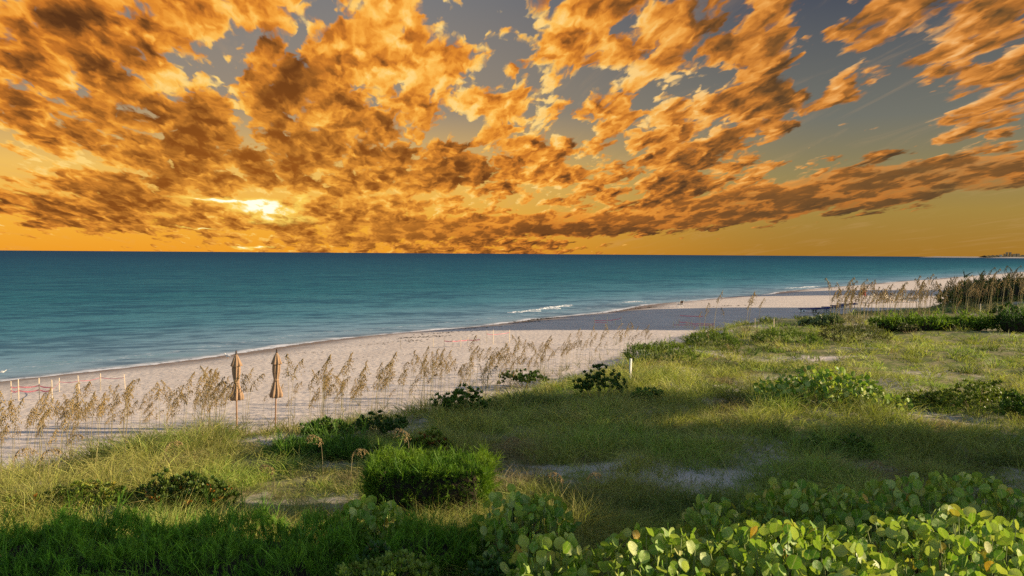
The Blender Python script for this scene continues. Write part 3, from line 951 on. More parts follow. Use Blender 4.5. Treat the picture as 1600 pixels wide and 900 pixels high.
def leaf_shrub(label, px, py, w, h, n_ros, tints, seed, leaf=0.10, per=9, extra=None, name='dune_shrub', group=None, depth=None, pos=None, stems=14):
    rng = np.random.default_rng(seed)
    p = on_ground(px, py) if pos is None else Vector(pos)
    dep = p.y
    sx, hz = w * dep / F_PX / 2, h * dep / F_PX * (1.12 if pos is None else 1.0)
    sy = depth if depth else sx * 0.6
    root = empty(name, p, 0, label, 'shrub', group)
    # shoot tips spread through an uneven dome with a few taller shoots
    a = rng.uniform(0, 2 * math.pi, n_ros)
    rr = np.sqrt(rng.random(n_ros))
    lob = 0.75 + 0.5 * vnoise(np.cos(a) * 2 + seed, np.sin(a) * 2, 1.0, seed, 2)
    x, y = np.cos(a) * rr * sx * lob, np.sin(a) * rr * sy * lob
    top = hz * (0.42 + 0.75 * vnoise(x / max(sx, .2) * 2.2 + seed, y / max(sy, .2) * 2.2, 1.0, seed + 5, 2)) * (1 - 0.45 * rr ** 2)
    z = top * (1 - 0.55 * rng.random(n_ros) ** 1.6) - 0.03
    C = np.stack([x, y, np.maximum(z, 0.04)], 1)
    ax = np.stack([x / max(sx, .1) * 0.5, y / max(sy, .1) * 0.5, np.full(n_ros, 1.0)], 1) + rng.normal(0, 0.25, (n_ros, 3))
    ax /= np.linalg.norm(ax, axis=1, keepdims=True)
    idx = np.repeat(np.arange(n_ros), per)
    m = len(idx)
    phi = np.tile(np.arange(per) * 2.399, n_ros) + rng.uniform(0, 6, n_ros)[idx]
    tilt = np.tile(np.linspace(0.35, 1.25, per), n_ros) + rng.normal(0, 0.12, m)
    e1 = np.cross(ax, np.array([0.3, 0.9, 0.2]))
    e1 /= np.linalg.norm(e1, axis=1, keepdims=True)
    e2 = np.cross(ax, e1)
    rad = e1[idx] * np.cos(phi)[:, None] + e2[idx] * np.sin(phi)[:, None]
    D = ax[idx] * np.cos(tilt)[:, None] + rad * np.sin(tilt)[:, None]
    S = np.cross(D, ax[idx])
    S /= np.linalg.norm(S, axis=1, keepdims=True) + 1e-9
    k = rng.random((n_ros, 1))[idx] * 0.7 + rng.random((m, 1)) * 0.3
    c = np.array(tints[0]) * (1 - k) + np.array(tints[1]) * k
    if extra is not None:
        frac, col = extra
        o = rng.random(n_ros) < frac
        sel = o[idx] & (rng.random(m) < 0.7)
        c[sel] = np.array(col) * rng.uniform(0.7, 1.3, (sel.sum(), 1))
    c = c * rng.uniform(0.75, 1.25, (m, 1))
    me = blade_mesh('leaves', [leaf_strip(C[idx] - ax[idx] * 0.01, D, S, leaf * rng.uniform(0.7, 1.2, m), leaf * 0.5 * rng.uniform(0.8, 1.2, m), c)], M_LEAF)
    put(link_mesh('leaves', me, parent=root), kind='stuff')
    # stems from the crown to some of the tips
    V, F = [], []
    for i in rng.permutation(n_ros)[:stems]:
        tip, foot = C[i], np.array([C[i][0] * 0.35, C[i][1] * 0.35, -0.05])
        mid = (tip + foot) / 2 + rng.normal(0, 0.03, 3)
        r0 = max(0.006, 0.5 * dep / 1256)
        kk = len(V)
        for q, rad_ in ((foot, r0), (mid, r0 * 0.8), (tip, r0 * 0.5)):
            for j in range(3):
                V.append((q[0] + rad_ * math.cos(j * 2.094), q[1] + rad_ * math.sin(j * 2.094), q[2]))
        for lv in range(2):
            for j in range(3):
                F.append((kk + lv * 3 + j, kk + lv * 3 + (j + 1) % 3, kk + lv * 3 + 3 + (j + 1) % 3, kk + lv * 3 + 3 + j))
    ms = bpy.data.meshes.new('stems')
    ms.from_pydata(V, [], F)
    ms.materials.append(M_STEM)
    link_mesh('stems', ms, parent=root)
    return root


DG, MG, YG = (0.055, 0.110, 0.016), (0.120, 0.190, 0.025), (0.22, 0.27, 0.03)
ORANGE, YELLOW = (0.32, 0.13, 0.015), (0.30, 0.25, 0.03)
leaf_shrub('glossy green dune shrub right of the second closed umbrella, rounded, with a taller left shoot', 507, 694, 84, 52, 190, (DG, MG), 101, 0.085)
leaf_shrub('dark green dune shrub with upright shoots standing before the sand', 596, 684, 92, 48, 170, (DG, (0.045, 0.085, 0.014)), 102, 0.09)
leaf_shrub('spreading dark green shrub on the dune edge, third along from the umbrellas', 722, 646, 92, 38, 170, (DG, MG), 103, 0.10)
leaf_shrub('dark shrub on the dune lip below the thickest clump of sea oats', 820, 606, 78, 34, 130, (DG, (0.05, 0.085, 0.014)), 104, 0.12)
leaf_shrub('dark upright shrub left of the short white post in the grass', 936, 624, 88, 52, 130, (DG, (0.045, 0.08, 0.014)), 105, 0.11)
leaf_shrub('low shrub with mixed green, yellow and orange leaves at the left', 290, 792, 150, 62, 330, (DG, (0.09, 0.12, 0.018)), 106, 0.075, extra=(0.16, ORANGE))
leaf_shrub('yellow green leafy ground shrub left of the orange leaved one', 128, 796, 150, 44, 300, ((0.07, 0.11, 0.016), YG), 107, 0.07, extra=(0.10, YELLOW))
leaf_shrub('small reddish green shrub at the left edge above the feathery hedge', 38, 812, 76, 40, 130, ((0.07, 0.10, 0.018), YG), 108, 0.07, extra=(0.2, ORANGE))
leaf_shrub('yellow green shrub with red flecks just behind the clipped box bush', 668, 712, 86, 46, 170, ((0.07, 0.12, 0.014), YG), 109, 0.075, extra=(0.10, (0.25, 0.07, 0.02)))
leaf_shrub('small flowering weed at the left back corner of the clipped box bush', 592, 716, 36, 26, 50, ((0.05, 0.09, 0.016), MG), 110, 0.06, extra=(0.25, (0.5, 0.4, 0.22)))
leaf_shrub('small dark shrub deep in the shade at the right', 1332, 712, 70, 34, 90, (DG, MG), 111, 0.08)
leaf_shrub('small dark sprig rising from the shaded grass at the right', 1272, 704, 40, 26, 40, (DG, MG), 112, 0.08)
leaf_shrub('bright yellow green sprawling shrub at the right edge', 1530, 646, 150, 48, 330, ((0.09, 0.13, 0.014), YG), 113, 0.09, depth=1.2)
leaf_shrub('green sprawling shrub between the round leaved patch and the right edge', 1440, 640, 80, 30, 140, ((0.07, 0.10, 0.016), YG), 114, 0.09)
leaf_shrub('dark leafy shrub at the right edge on the line of the shade', 1592, 660, 60, 50, 130, (DG, MG), 115, 0.10)
leaf_shrub('dark green shrub among the grass right of the white post', 1010, 628, 60, 24, 60, (DG, MG), 116, 0.10)
leaf_shrub('dark low shrub beside the far end of the clipped hedge', 1572, 497, 46, 22, 70, ((0.02, 0.04, 0.010), DG), 117, 0.16)
leaf_shrub('grey green tuft at the foot of the far sea oats', 1288, 510, 62, 15, 110, ((0.15, 0.19, 0.08), (0.22, 0.25, 0.10)), 118, 0.26, per=11)
leaf_shrub('pale grey green shrub in the middle of the sunny grass', 1420, 520, 40, 14, 50, ((0.10, 0.11, 0.04), (0.14, 0.15, 0.05)), 120, 0.12)
# bright sprigs at the very front
leaf_shrub('bright yellow green rosettes of a shrub at the bottom edge, left of centre', 0, 0, 170, 60, 150, ((0.10, 0.17, 0.016), (0.19, 0.25, 0.04)), 121, 0.065, pos=(-1.20, 7.9, 2.14), depth=0.35)
leaf_shrub('dark green rosettes of a shrub below the feathery hump', 0, 0, 150, 95, 110, ((0.028, 0.075, 0.014), (0.055, 0.12, 0.02)), 122, 0.085, pos=(-1.35, 8.75, 1.66), depth=0.3)
leaf_shrub('thin stemmed sprig with three leaf rosettes in front of the dark feathery hump', 0, 0, 60, 120, 7, ((0.06, 0.13, 0.02), (0.10, 0.17, 0.03)), 123, 0.085, per=14, pos=(-0.92, 8.3, 1.72), depth=0.1, stems=7)
leaf_shrub('dark green rosettes of a shrub at the bottom edge, right of centre', 0, 0, 110, 70, 70, ((0.028, 0.075, 0.014), (0.07, 0.14, 0.024)), 124, 0.085, pos=(-0.15, 8.3, 1.92), depth=0.3)
leaf_shrub('broad dark shrub between the two sea grapes at the bottom', 0, 0, 120, 90, 90, ((0.03, 0.08, 0.014), (0.08, 0.15, 0.026)), 125, 0.09, pos=(0.15, 8.9, 1.62), depth=0.35)
# ------------------------------------------------------------------ sea grapes: big round leaves, each leaf an object
def grape_leaf_material():
    m, t = mat_new('sea_grape_leaf')
    uv = t.n('ShaderNodeSeparateXYZ', ins={0: attr(t, 'luv', 1)})
    lx, ly = uv.outputs[0], uv.outputs[1]
    rnd = t.m('FRACT', t.m('ADD', t.n('ShaderNodeObjectInfo').outputs['Random'], uv.outputs[2]))
    base = t.ramp(rnd, [(0.0, (0.095, 0.215, 0.012)), (0.30, (0.16, 0.29, 0.020)), (0.60, (0.26, 0.38, 0.045)), (0.86, (0.42, 0.48, 0.14)), (0.97, (0.40, 0.40, 0.08)), (1.0, (0.42, 0.24, 0.03))])
    pos = t.n('ShaderNodeTexCoord').outputs['Object']
    nz = t.noise(pos, 22.0, 4.0, 0.6, dim='3D')
    c = t.mix(t.lin(nz, 0.3, 0.7, 0.0, 0.5), base, t.mix(1.0, base, (0.62, 0.66, 0.5), 'MULTIPLY'))
    # pale midrib and side veins
    side = t.m('ABSOLUTE', lx)
    mid = t.ss(side, 0.055, 0.02)
    vn = t.m('PINGPONG', t.m('ADD', ly, t.m('MULTIPLY', side, -0.55)), 0.13)
    vein = t.m('MULTIPLY', t.ss(vn, 0.022, 0.006), t.ss(side, 0.52, 0.1))
    c = t.mix(t.m('MAXIMUM', mid, t.m('MULTIPLY', vein, 0.55)), c, t.mix(0.55, c, (0.42, 0.44, 0.16)))
    spots = t.ss(t.noise(pos, 60.0, 2.0, 0.5, dim='3D'), 0.72, 0.78)
    c = t.mix(t.m('MULTIPLY', spots, 0.7), c, (0.12, 0.06, 0.02))
    rim = t.ss(t.m('ADD', t.m('MULTIPLY', lx, lx), t.m('MULTIPLY', t.m('SUBTRACT', ly, 0.5), t.m('SUBTRACT', ly, 0.5))), 0.19, 0.27)
    c = t.mix(t.m('MULTIPLY', rim, 0.35), c, (0.24, 0.22, 0.05))
    back = t.n('ShaderNodeNewGeometry').outputs['Backfacing']
    c = t.mix(t.m('MULTIPLY', back, 0.45), c, (0.27, 0.35, 0.08))          # the underside is paler and duller
    bp = t.n('ShaderNodeBump', ins={'Height': t.m('ADD', t.m('MULTIPLY', vein, 0.6), t.m('MULTIPLY', nz, 0.8)), 'Strength': 0.5, 'Distance': 0.006})
    b = t.n('ShaderNodeBsdfPrincipled', ins={'Base Color': c, 'Roughness': 0.48, 'Specular IOR Level': 0.32, 'Normal': bp.outputs[0]})
    tr = t.n('ShaderNodeBsdfTranslucent', ins={'Color': t.mix(1.0, c, (1.5, 1.5, 0.6), 'MULTIPLY'), 'Normal': bp.outputs[0]})
    mx = t.n('ShaderNodeMixShader', ins={0: 0.30})
    t.t.links.new(b.outputs[0], mx.inputs[1])
    t.t.links.new(tr.outputs[0], mx.inputs[2])
    finish(t, mx)
    return m


M_GRAPE = grape_leaf_material()


def round_leaf(seed, rings=2, segs=12):
    """one cupped round leaf with a folded midrib, about one metre across (scaled later); foot at the origin, tip toward +Y, face +Z"""
    rng = np.random.default_rng(seed)
    fold, cup, wav = rng.uniform(0.06, 0.22), rng.uniform(-0.25, 0.30), rng.uniform(0.015, 0.05)
    wid = rng.uniform(0.92, 1.12)
    notch = rng.uniform(0.03, 0.10)
    V, T = [], []
    cols = [-1, -0.55, 0, 0.55, 1]
    rows = [0.0, 0.12, 0.35, 0.62, 0.86, 1.0]
    for yv in rows:
        half = 0.5 * math.sqrt(max(0.0, 1 - (2 * yv - 1) ** 2)) * wid
        half = max(half, 0.10 if yv < 0.5 else 0.13)
        for cx in cols:
            x = cx * half
            y = yv - (notch if (yv < 0.01 and abs(cx) > .5) else 0) + (0.02 * abs(cx) if yv > .9 else 0) - (0.05 * abs(cx) if yv > .95 else 0)
            z = fold * abs(x) + cup * ((yv - 0.5) ** 2 - 0.1) + wav * math.sin(yv * 9 + cx * 2 + seed)
            V.append((x, y, z))
            T.append((x, yv, 0.0))
    F = []
    n = len(cols)
    for r_ in range(len(rows) - 1):
        for c_ in range(n - 1):
            F.append((r_ * n + c_, r_ * n + c_ + 1, (r_ + 1) * n + c_ + 1, (r_ + 1) * n + c_))
    return np.array(V), np.array(F), np.array(T)


LEAF_GEO = [round_leaf(200 + i) for i in range(7)]
LEAF_ME = []
for v_, f_, t_ in LEAF_GEO:
    LEAF_ME.append(np_mesh('leaf', v_, [f_], M_GRAPE, smooth=True, attrs={'luv': t_}))


def leaf_frames(nrm, up_twist):
    z = nrm / np.linalg.norm(nrm, axis=1, keepdims=True)
    y = up_twist - z * (up_twist * z).sum(1, keepdims=True)
    y /= np.linalg.norm(y, axis=1, keepdims=True) + 1e-9
    x = np.cross(y, z)
    return x, y, z


def sea_grape(label, cx, cy, sx, sy, z_base, z_top, n_parts, n_more, seed, size=(0.088, 0.142), flat=0.5, face=(0.14, -0.06, 0.0), edge_drop=0.22, keep_far=True, shoot_every=5, rz=0.0, rough=0.24):
    rng = np.random.default_rng(seed)
    root = empty('sea_grape', (cx, cy, z_base), rz, label, 'shrub')
    H = z_top - z_base
    n = n_parts + n_more
    a = rng.uniform(0, 2 * math.pi, n)
    rr = np.sqrt(rng.random(n))
    sq = 1.0 / np.maximum(np.abs(np.cos(a)), np.abs(np.sin(a))) ** 0.6
    x, y = np.cos(a) * rr * sx * sq * 0.9, np.sin(a) * rr * sy * sq * 0.9
    canopy = H * (1 - edge_drop * rr ** 3) + rough * (vnoise(x + seed, y, 0.55, seed, 2) - 0.5)
    depth_in = np.concatenate([rng.exponential(0.11, n_parts), rng.uniform(0.12, 0.75, n_more)])
    z = np.maximum(canopy - depth_in, 0.05)
    P = np.stack([x, y, z], 1)
    ang = rng.uniform(0, 2 * math.pi, n)
    N = np.stack([np.cos(ang), np.sin(ang), rng.uniform(-0.2, 1.9, n) * flat], 1) * 0.75 + np.array(face) + np.stack([x / sx * .3, y / sy * .3, 0 * x], 1)
    UP = np.array([0, 0, 1.0]) + rng.normal(0, 0.55, (n, 3))
    X, Y, Z = leaf_frames(N, UP)
    S = rng.uniform(size[0], size[1], n) * np.where(rng.random(n) < 0.12, 0.65, 1.0)
    for i in range(n_parts):
        o = bpy.data.objects.new('leaf', LEAF_ME[i % len(LEAF_ME)])
        COL.objects.link(o)
        o.parent = root
        s = S[i]
        o.matrix_local = Matrix(((X[i, 0] * s, Y[i, 0] * s, Z[i, 0] * s, P[i, 0]), (X[i, 1] * s, Y[i, 1] * s, Z[i, 1] * s, P[i, 1]),
                                 (X[i, 2] * s, Y[i, 2] * s, Z[i, 2] * s, P[i, 2]), (0, 0, 0, 1)))
    if n_more:
        V, F, T, off = [], [], [], 0
        for i in range(n_parts, n):
            v, f, tt = LEAF_GEO[i % len(LEAF_GEO)]
            V.append(P[i] + (v[:, :1] * X[i] + v[:, 1:2] * Y[i] + v[:, 2:3] * Z[i]) * S[i])
            F.append(f + off)
            q = tt.copy()
            q[:, 2] = rng.random()
            T.append(q)
            off += len(v)
        me = np_mesh('lower_leaves', np.concatenate(V), [np.concatenate(F)], M_GRAPE, smooth=True, attrs={'luv': np.concatenate(T)})
        put(link_mesh('lower_leaves', me, parent=root), kind='stuff')
    # upright green shoots and the brown branches that carry them
    V, F = [], []

    def tube(a_, b_, c_, r0, r1):
        k = len(V)
        for q, r_ in ((a_, r0), (b_, (r0 + r1) / 2), (c_, r1)):
            for j in range(4):
                V.append((q[0] + r_ * math.cos(j * 1.571), q[1] + r_ * math.sin(j * 1.571), q[2]))
        for lv in range(2):
            for j in range(4):
                F.append((k + lv * 4 + j, k + lv * 4 + (j + 1) % 4, k + lv * 4 + 4 + (j + 1) % 4, k + lv * 4 + 4 + j))
    for i in range(0, n, shoot_every):
        tip = P[i] + np.array([0, 0, 0.02])
        b = P[i] * np.array([0.94, 0.94, 1]) - np.array([0, 0, 0.22])
        tube(P[i] * np.array([0.9, 0.9, 0]) + np.array([0, 0, max(0, P[i][2] - 0.75)]), b, tip, 0.008, 0.005)
    ms = bpy.data.meshes.new('shoots')
    ms.from_pydata(V, [], F)
    ms.materials.append(M_GREENSTEM)
    link_mesh('shoots', ms, parent=root)
    V, F = [], []
    for i in range(0, n, shoot_every * 4):
        tube(np.array([P[i][0] * 0.3, P[i][1] * 0.3, -0.1]), np.array([P[i][0] * 0.7, P[i][1] * 0.7, P[i][2] * 0.4]), P[i] - np.array([0, 0, 0.2]), 0.022, 0.009)
    mb = bpy.data.meshes.new('branches')
    mb.from_pydata(V, [], F)
    mb.materials.append(M_STEM)
    link_mesh('branches', mb, parent=root)
    return root


sea_grape('sunlit pale leaved sea grape filling the lower right corner', 4.75, 7.95, 1.15, 1.40, 1.0, 2.74, 298, 638, 301)
sea_grape('sunlit sea grape with pale round leaves, second from the lower right corner', 2.95, 7.9, 1.05, 1.35, 1.0, 2.69, 298, 592, 302)
sea_grape('sunlit sea grape at the bottom, third from the lower right corner', 1.50, 7.9, 0.90, 1.15, 1.0, 2.66, 275, 433, 303, edge_drop=0.35)
sea_grape('small sunlit sea grape at the bottom, left end of the pale leaved row', 0.40, 8.05, 0.60, 0.70, 1.0, 2.58, 145, 250, 310, edge_drop=0.4)
sea_grape('shaded dark green sea grape behind the sunlit ones at the right edge', 5.9, 10.6, 1.25, 1.0, 1.0, 2.44, 298, 478, 304)
sea_grape('shaded sea grape in the middle of the dark row behind the sunlit ones', 4.1, 10.5, 1.05, 0.9, 1.0, 2.37, 290, 456, 305)
sea_grape('shaded sea grape at the left end of the dark row, sparse with upright shoots', 2.75, 10.2, 0.7, 0.8, 1.0, 2.28, 145, 273, 306, edge_drop=0.5)
sea_grape('deep green sea grape in the shade right of the feathery bush', 0.18, 10.2, 0.78, 0.75, 1.0, 2.37, 217, 387, 307, edge_drop=0.4)
sea_grape('small sea grape with deep green leaves left of the feathery bush', -1.92, 10.9, 0.55, 0.5, 0.95, 2.14, 130, 228, 308, edge_drop=0.4)
# the patch in the middle distance: leaves too small to pick apart
p = on_ground(1310, 645)
sea_grape('low sunlit patch of round leaved sea grape in the middle of the dune grass', p.x, p.y + 0.9, 2.6, 0.75, p.z - 0.1, p.z + 0.98, 0, 950, 309, size=(0.10, 0.165), edge_drop=0.5, shoot_every=6, rz=R(-8), rough=0.9)
# ------------------------------------------------------------------ sea oats
def oat_material(name, c0, c1, trans=0.2):
    m, t = mat_new(name)
    pos = t.n('ShaderNodeTexCoord').outputs['Object']
    rnd = t.n('ShaderNodeObjectInfo').outputs['Random']
    f = t.m('ADD', t.m('MULTIPLY', t.noise(pos, 14.0, 3.0, 0.6, dim='3D'), 0.6), t.m('MULTIPLY', rnd, 0.5), clamp=True)
    c = t.mix(f, c0, c1)
    b = t.n('ShaderNodeBsdfPrincipled', ins={'Base Color': c, 'Roughness': 0.75, 'Specular IOR Level': 0.15})
    tr = t.n('ShaderNodeBsdfTranslucent', ins={'Color': c})
    mx = t.n('ShaderNodeMixShader', ins={0: trans})
    t.t.links.new(b.outputs[0], mx.inputs[1])
    t.t.links.new(tr.outputs[0], mx.inputs[2])
    finish(t, mx)
    return m


M_HEAD = oat_material('oat_seed_head', (0.18, 0.115, 0.042), (0.50, 0.355, 0.15))
M_STRAW = oat_material('oat_straw', (0.22, 0.17, 0.08), (0.36, 0.30, 0.15), 0.1)
M_OATLEAF = oat_material('oat_leaf', (0.11, 0.13, 0.03), (0.30, 0.25, 0.09), 0.3)


def oat_meshes(seed, stem_h, head_len, droop, dens, thick=1.0):
    """stem, seed head and leaf meshes of one stalk; it leans toward +X"""
    rng = np.random.default_rng(seed)
    lean = rng.uniform(0.06, 0.20)
    path = []
    n = 12
    tot = stem_h + head_len
    ang = lean * 0.4
    p = np.zeros(3)
    for i in range(n + 1):
        path.append(p.copy())
        f = i / n
        ang = lean * 0.4 + lean * f + droop * max(0.0, (f * tot - stem_h * 0.82) / (tot - stem_h * 0.82)) ** 1.4
        p = p + np.array([math.sin(ang), 0.05 * math.sin(seed + f * 3), math.cos(ang)]) * tot / n
    path = np.array(path)

    def along(s):
        k = np.clip(s / tot * n, 0, n - 1e-6)
        i = int(k)
        return path[i] + (path[i + 1] - path[i]) * (k - i), (path[i + 1] - path[i]) / np.linalg.norm(path[i + 1] - path[i])
    V, F = [], []
    for i in range(n + 1):
        r = (0.0065 * (1 - 0.6 * i / n)) * thick
        for j in range(3):
            V.append(path[i] + np.array([math.cos(j * 2.094), math.sin(j * 2.094), 0]) * r)
    for i in range(n):
        for j in range(3):
            F.append((i * 3 + j, i * 3 + (j + 1) % 3, i * 3 + 3 + (j + 1) % 3, i * 3 + 3 + j))
    stem = np_mesh('stem', np.array(V), [np.array(F)], M_STRAW)
    # spikelets hang in rows from short side branches
    V, Q = [], []
    k = 0
    for i in range(dens):
        f = (i + rng.random() * 0.8) / dens
        c, d = along(stem_h + head_len * f * 0.98)
        reach = (0.20 * math.sin(math.pi * min(1, f * 0.85 + 0.12)) + 0.03) * rng.uniform(0.6, 1.15) * (head_len / 0.42)
        out = np.array([rng.normal(-0.25, 0.55), rng.normal(0, 0.75), 0.0])
        out /= np.linalg.norm(out) + 1e-6
        m = rng.integers(2, 6)
        for j in range(m):
            g = (j + 0.6) / m
            a = c + out * reach * g * 0.55 + d * reach * g * 0.25 + np.array([0, 0, -reach * g * g * 0.75])
            dn = np.array([rng.normal(0, 0.28) + out[0] * 0.25, rng.normal(0, 0.28) + out[1] * 0.25, -1.0])
            dn /= np.linalg.norm(dn)
            L, W = rng.uniform(0.032, 0.052), rng.uniform(0.008, 0.0125) * thick
            s = np.cross(dn, rng.normal(size=3))
            s /= np.linalg.norm(s)
            t2 = np.cross(dn, s)
            V += [a, a + dn * L * 0.5 + s * W, a + dn * L * 0.5 + t2 * W * 0.7, a + dn * L * 0.5 - s * W, a + dn * L * 0.5 - t2 * W * 0.7, a + dn * L]
            Q += [(k, k + 1, k + 2), (k, k + 2, k + 3), (k, k + 3, k + 4), (k, k + 4, k + 1), (k + 5, k + 2, k + 1), (k + 5, k + 3, k + 2), (k + 5, k + 4, k + 3), (k + 5, k + 1, k + 4)]
            k += 6
    head = np_mesh('seed_head', np.array(V), [np.array(Q)], M_HEAD)
    nb = 7
    a = rng.uniform(0, 6.28, nb)
    d = np.stack([np.cos(a) * 0.3, np.sin(a) * 0.3, np.ones(nb)], 1)
    d /= np.linalg.norm(d, axis=1, keepdims=True)
    bend = np.stack([np.cos(a) * 0.5, np.sin(a) * 0.5, np.full(nb, -0.35)], 1)
    v, q, t3, _ = blades(np.zeros((nb, 3)), d, rng.uniform(0.5, 0.95, nb), bend, np.full(nb, 0.014 * thick), np.zeros((nb, 3)), None, rng)
    leaf = np_mesh('leaf', v, [q, t3], M_OATLEAF)
    return stem, head, leaf


OATS = [oat_meshes(400 + i, *a) for i, a in enumerate([(1.22, 0.52, 0.8, 32), (1.10, 0.50, 1.2, 30), (1.35, 0.56, 0.55, 34), (1.18, 0.54, 1.5, 32), (1.32, 0.46, 0.35, 28), (1.00, 0.52, 1.0, 30)])]
OATS_FAR = [oat_meshes(430 + i, *a, 1.7) for i, a in enumerate([(1.30, 0.56, 0.5, 22), (1.45, 0.54, 0.9, 20), (1.20, 0.50, 0.25, 20)])]
OATS_BENT = [oat_meshes(450 + i, *a) for i, a in enumerate([(0.75, 0.48, 2.6, 30), (0.60, 0.46, 2.9, 28)])]
GROUP_OATS = 'dry sea oat stalks on the dune'


def sea_oat(x, y, height, rz, label, kinds, rng, z=None, tilt=0.0):
    st, hd, lf = kinds[int(rng.integers(len(kinds)))]
    r = bpy.data.objects.new('sea_oat', None)
    COL.objects.link(r)
    r.empty_display_size = 0.1
    r.location = (x, y, gz(x, y) - 0.03 if z is None else z)
    r.rotation_euler = (tilt, 0, rz)
    s = height / 1.7
    r.scale = (s, s, s)
    put(r, label, 'sea oat', GROUP_OATS)
    for nm, me in (('stem', st), ('seed_head', hd), ('leaf', lf)):
        o = bpy.data.objects.new(nm, me)
        COL.objects.link(o)
        o.parent = r
        if nm == 'seed_head':
            o['kind'] = 'stuff'
    return r


LANDMARKS = [(0, 'the left edge'), (29, 'the second stake'), (62, 'the third stake'), (93, 'the fifth stake'), (125, 'the sixth stake'), (157, 'the seventh stake'), (196, 'the eighth stake'), (370, 'the left umbrella'), (432, 'the right umbrella'), (507, 'the rounded shrub'), (596, 'the upright dark shrub'), (650, 'the yellow flecked shrub'),
             (700, 'the middle pink ribbon'), (735, 'the third dark shrub'), (770, 'the tall middle stakes'), (820, 'the shrub on the dune lip'), (870, 'the thickest golden clump'), (930, 'the small taped square'), (984, 'the white post'), (1060, 'the folding chair'), (1090, 'the crowded taped nest'),
             (1180, 'the single stake'), (1258, 'the near lounger'), (1290, 'the middle lounger'), (1320, 'the far lounger'), (1347, 'the red flag'), (1371, 'the first armchair'), (1393, 'the middle armchair'), (1414, 'the last armchair'), (1440, 'the beach table'),
             (1470, 'the middle of the clipped hedge'), (1507, 'the teal bin'), (1531, 'the stake by the hedge'), (1560, 'the thicket'), (1600, 'the right edge')]


def oat_label(px, height, rz, tone, tall):
    x0, name = min(LANDMARKS, key=lambda q: abs(q[0] - px))
    side = 'left of' if px < x0 - 4 else 'right of' if px > x0 + 4 else 'in line with'
    if x0 == 0:
        side = 'near'
    if x0 == 1600:
        side = 'near'
    f = (height - tall[0]) / (tall[1] - tall[0])
    size = 'short' if f < 0.33 else 'mid sized' if f < 0.67 else 'tall'
    c = math.cos(rz)
    lean = 'leaning right' if c > 0.8 else 'leaning left' if c < -0.8 else 'leaning back' if math.sin(rz) > 0 else 'leaning forward'
    return '%s %s sea oat %s, %s %s' % (size, tone, lean, side, name)


def oat_band(tone, pts, n, h0, h1, seed, kinds=OATS, jitter=10, rz_sd=0.7):
    """pts: polyline of feet in the photograph; stalks are scattered about it"""
    rng = np.random.default_rng(seed)
    xs, ys = [p[0] for p in pts], [p[1] for p in pts]
    for i in range(n):
        px = rng.uniform(xs[0], xs[-1])
        if rng.random() < 0.55:                       # stalks stand in loose clumps
            px = xs[0] + (xs[-1] - xs[0]) * (math.floor(rng.random() * 9) + 0.5) / 9 + rng.normal(0, (xs[-1] - xs[0]) * 0.018)
        py = np.interp(px, xs, ys) + rng.normal(0, jitter)
        p = on_ground(px, py)
        h, rz = rng.uniform(h0 - 0.25, h1 + 0.1), rng.normal(-0.2, rz_sd) + (math.pi if rng.random() < 0.15 else 0)
        sea_oat(p.x, p.y, h, rz, oat_label(px, h, rz, tone, (h0 - 0.25, h1 + 0.1)), kinds, rng, tilt=rng.normal(0, 0.06))


oat_band('golden', [(-20, 752), (70, 738), (120, 722)], 26, 1.45, 1.9, 501)
oat_band('golden', [(125, 715), (240, 692), (355, 678)], 42, 1.45, 1.9, 502)
oat_band('slender tan', [(375, 676), (430, 670), (470, 668)], 12, 1.4, 1.85, 503)
oat_band('tan', [(480, 665), (560, 655), (620, 648)], 26, 1.35, 1.85, 504)
oat_band('tan', [(625, 648), (700, 634), (785, 610)], 34, 1.5, 2.05, 505)
oat_band('golden', [(790, 605), (860, 588), (925, 570)], 44, 1.35, 1.9, 506, jitter=7)
oat_band('tan', [(930, 568), (980, 553), (1010, 545)], 12, 1.2, 1.7, 507)
oat_band('thin', [(1040, 520), (1120, 521), (1190, 518)], 9, 1.7, 2.4, 508, kinds=OATS_FAR, jitter=1.5)
oat_band('tall plumed', [(1290, 507), (1350, 503), (1420, 500)], 30, 1.9, 2.7, 509, kinds=OATS_FAR, jitter=4)
oat_band('dark topped', [(1425, 497), (1500, 488), (1590, 480)], 60, 1.8, 2.7, 510, kinds=OATS_FAR, jitter=6)
rng_b = np.random.default_rng(77)
for px, py, h, rz, lab in ((505, 742, 1.5, 2.9, 'bent pale sea oat arching in front of the dark feathery bush'), (548, 748, 1.4, 0.1, 'bent pale sea oat beside the left side of the clipped box bush'),
                           (880, 788, 1.3, 2.8, 'sunlit bent sea oat in the shaded grass, the upright arching one'), (915, 782, 1.2, 0.1, 'sunlit bent sea oat in the shaded grass, the one lying to the right'),
                           (785, 735, 1.6, 0.3, 'grey sea oat curving up beside the right side of the clipped box bush'), (640, 742, 1.7, 2.6, 'pale sea oat leaning behind the clipped box bush'),
                           (1355, 765, 1.3, 0.2, 'thin yellow arching sea oat above the dark sea grapes at the right'), (60, 772, 1.6, 0.2, 'drooping brown sea oat low at the left edge'),
                           (20, 760, 1.7, 0.4, 'brown sea oat bending over the bare sand at the left edge'), (105, 735, 1.5, 0.0, 'brown sea oat nodding to the right near the left edge'),
                           (255, 748, 1.4, 0.3, 'pale sea oat leaning right above the orange leaved shrub'), (430, 780, 1.2, 3.0, 'pale drooping sea oat low beside the feathery hedge'),
                           (470, 795, 1.1, 0.3, 'straw coloured sea oat lying over the back of the feathery hedge'), (1300, 590, 1.0, 0.4, 'small dry sea oat in the middle of the sunny grass'),
                           (1110, 585, 1.2, 0.3, 'dry sea oat left of the round leaved patch')):
    p = on_ground(px, py)
    sea_oat(p.x, p.y, h, rz, lab, OATS_BENT, rng_b)


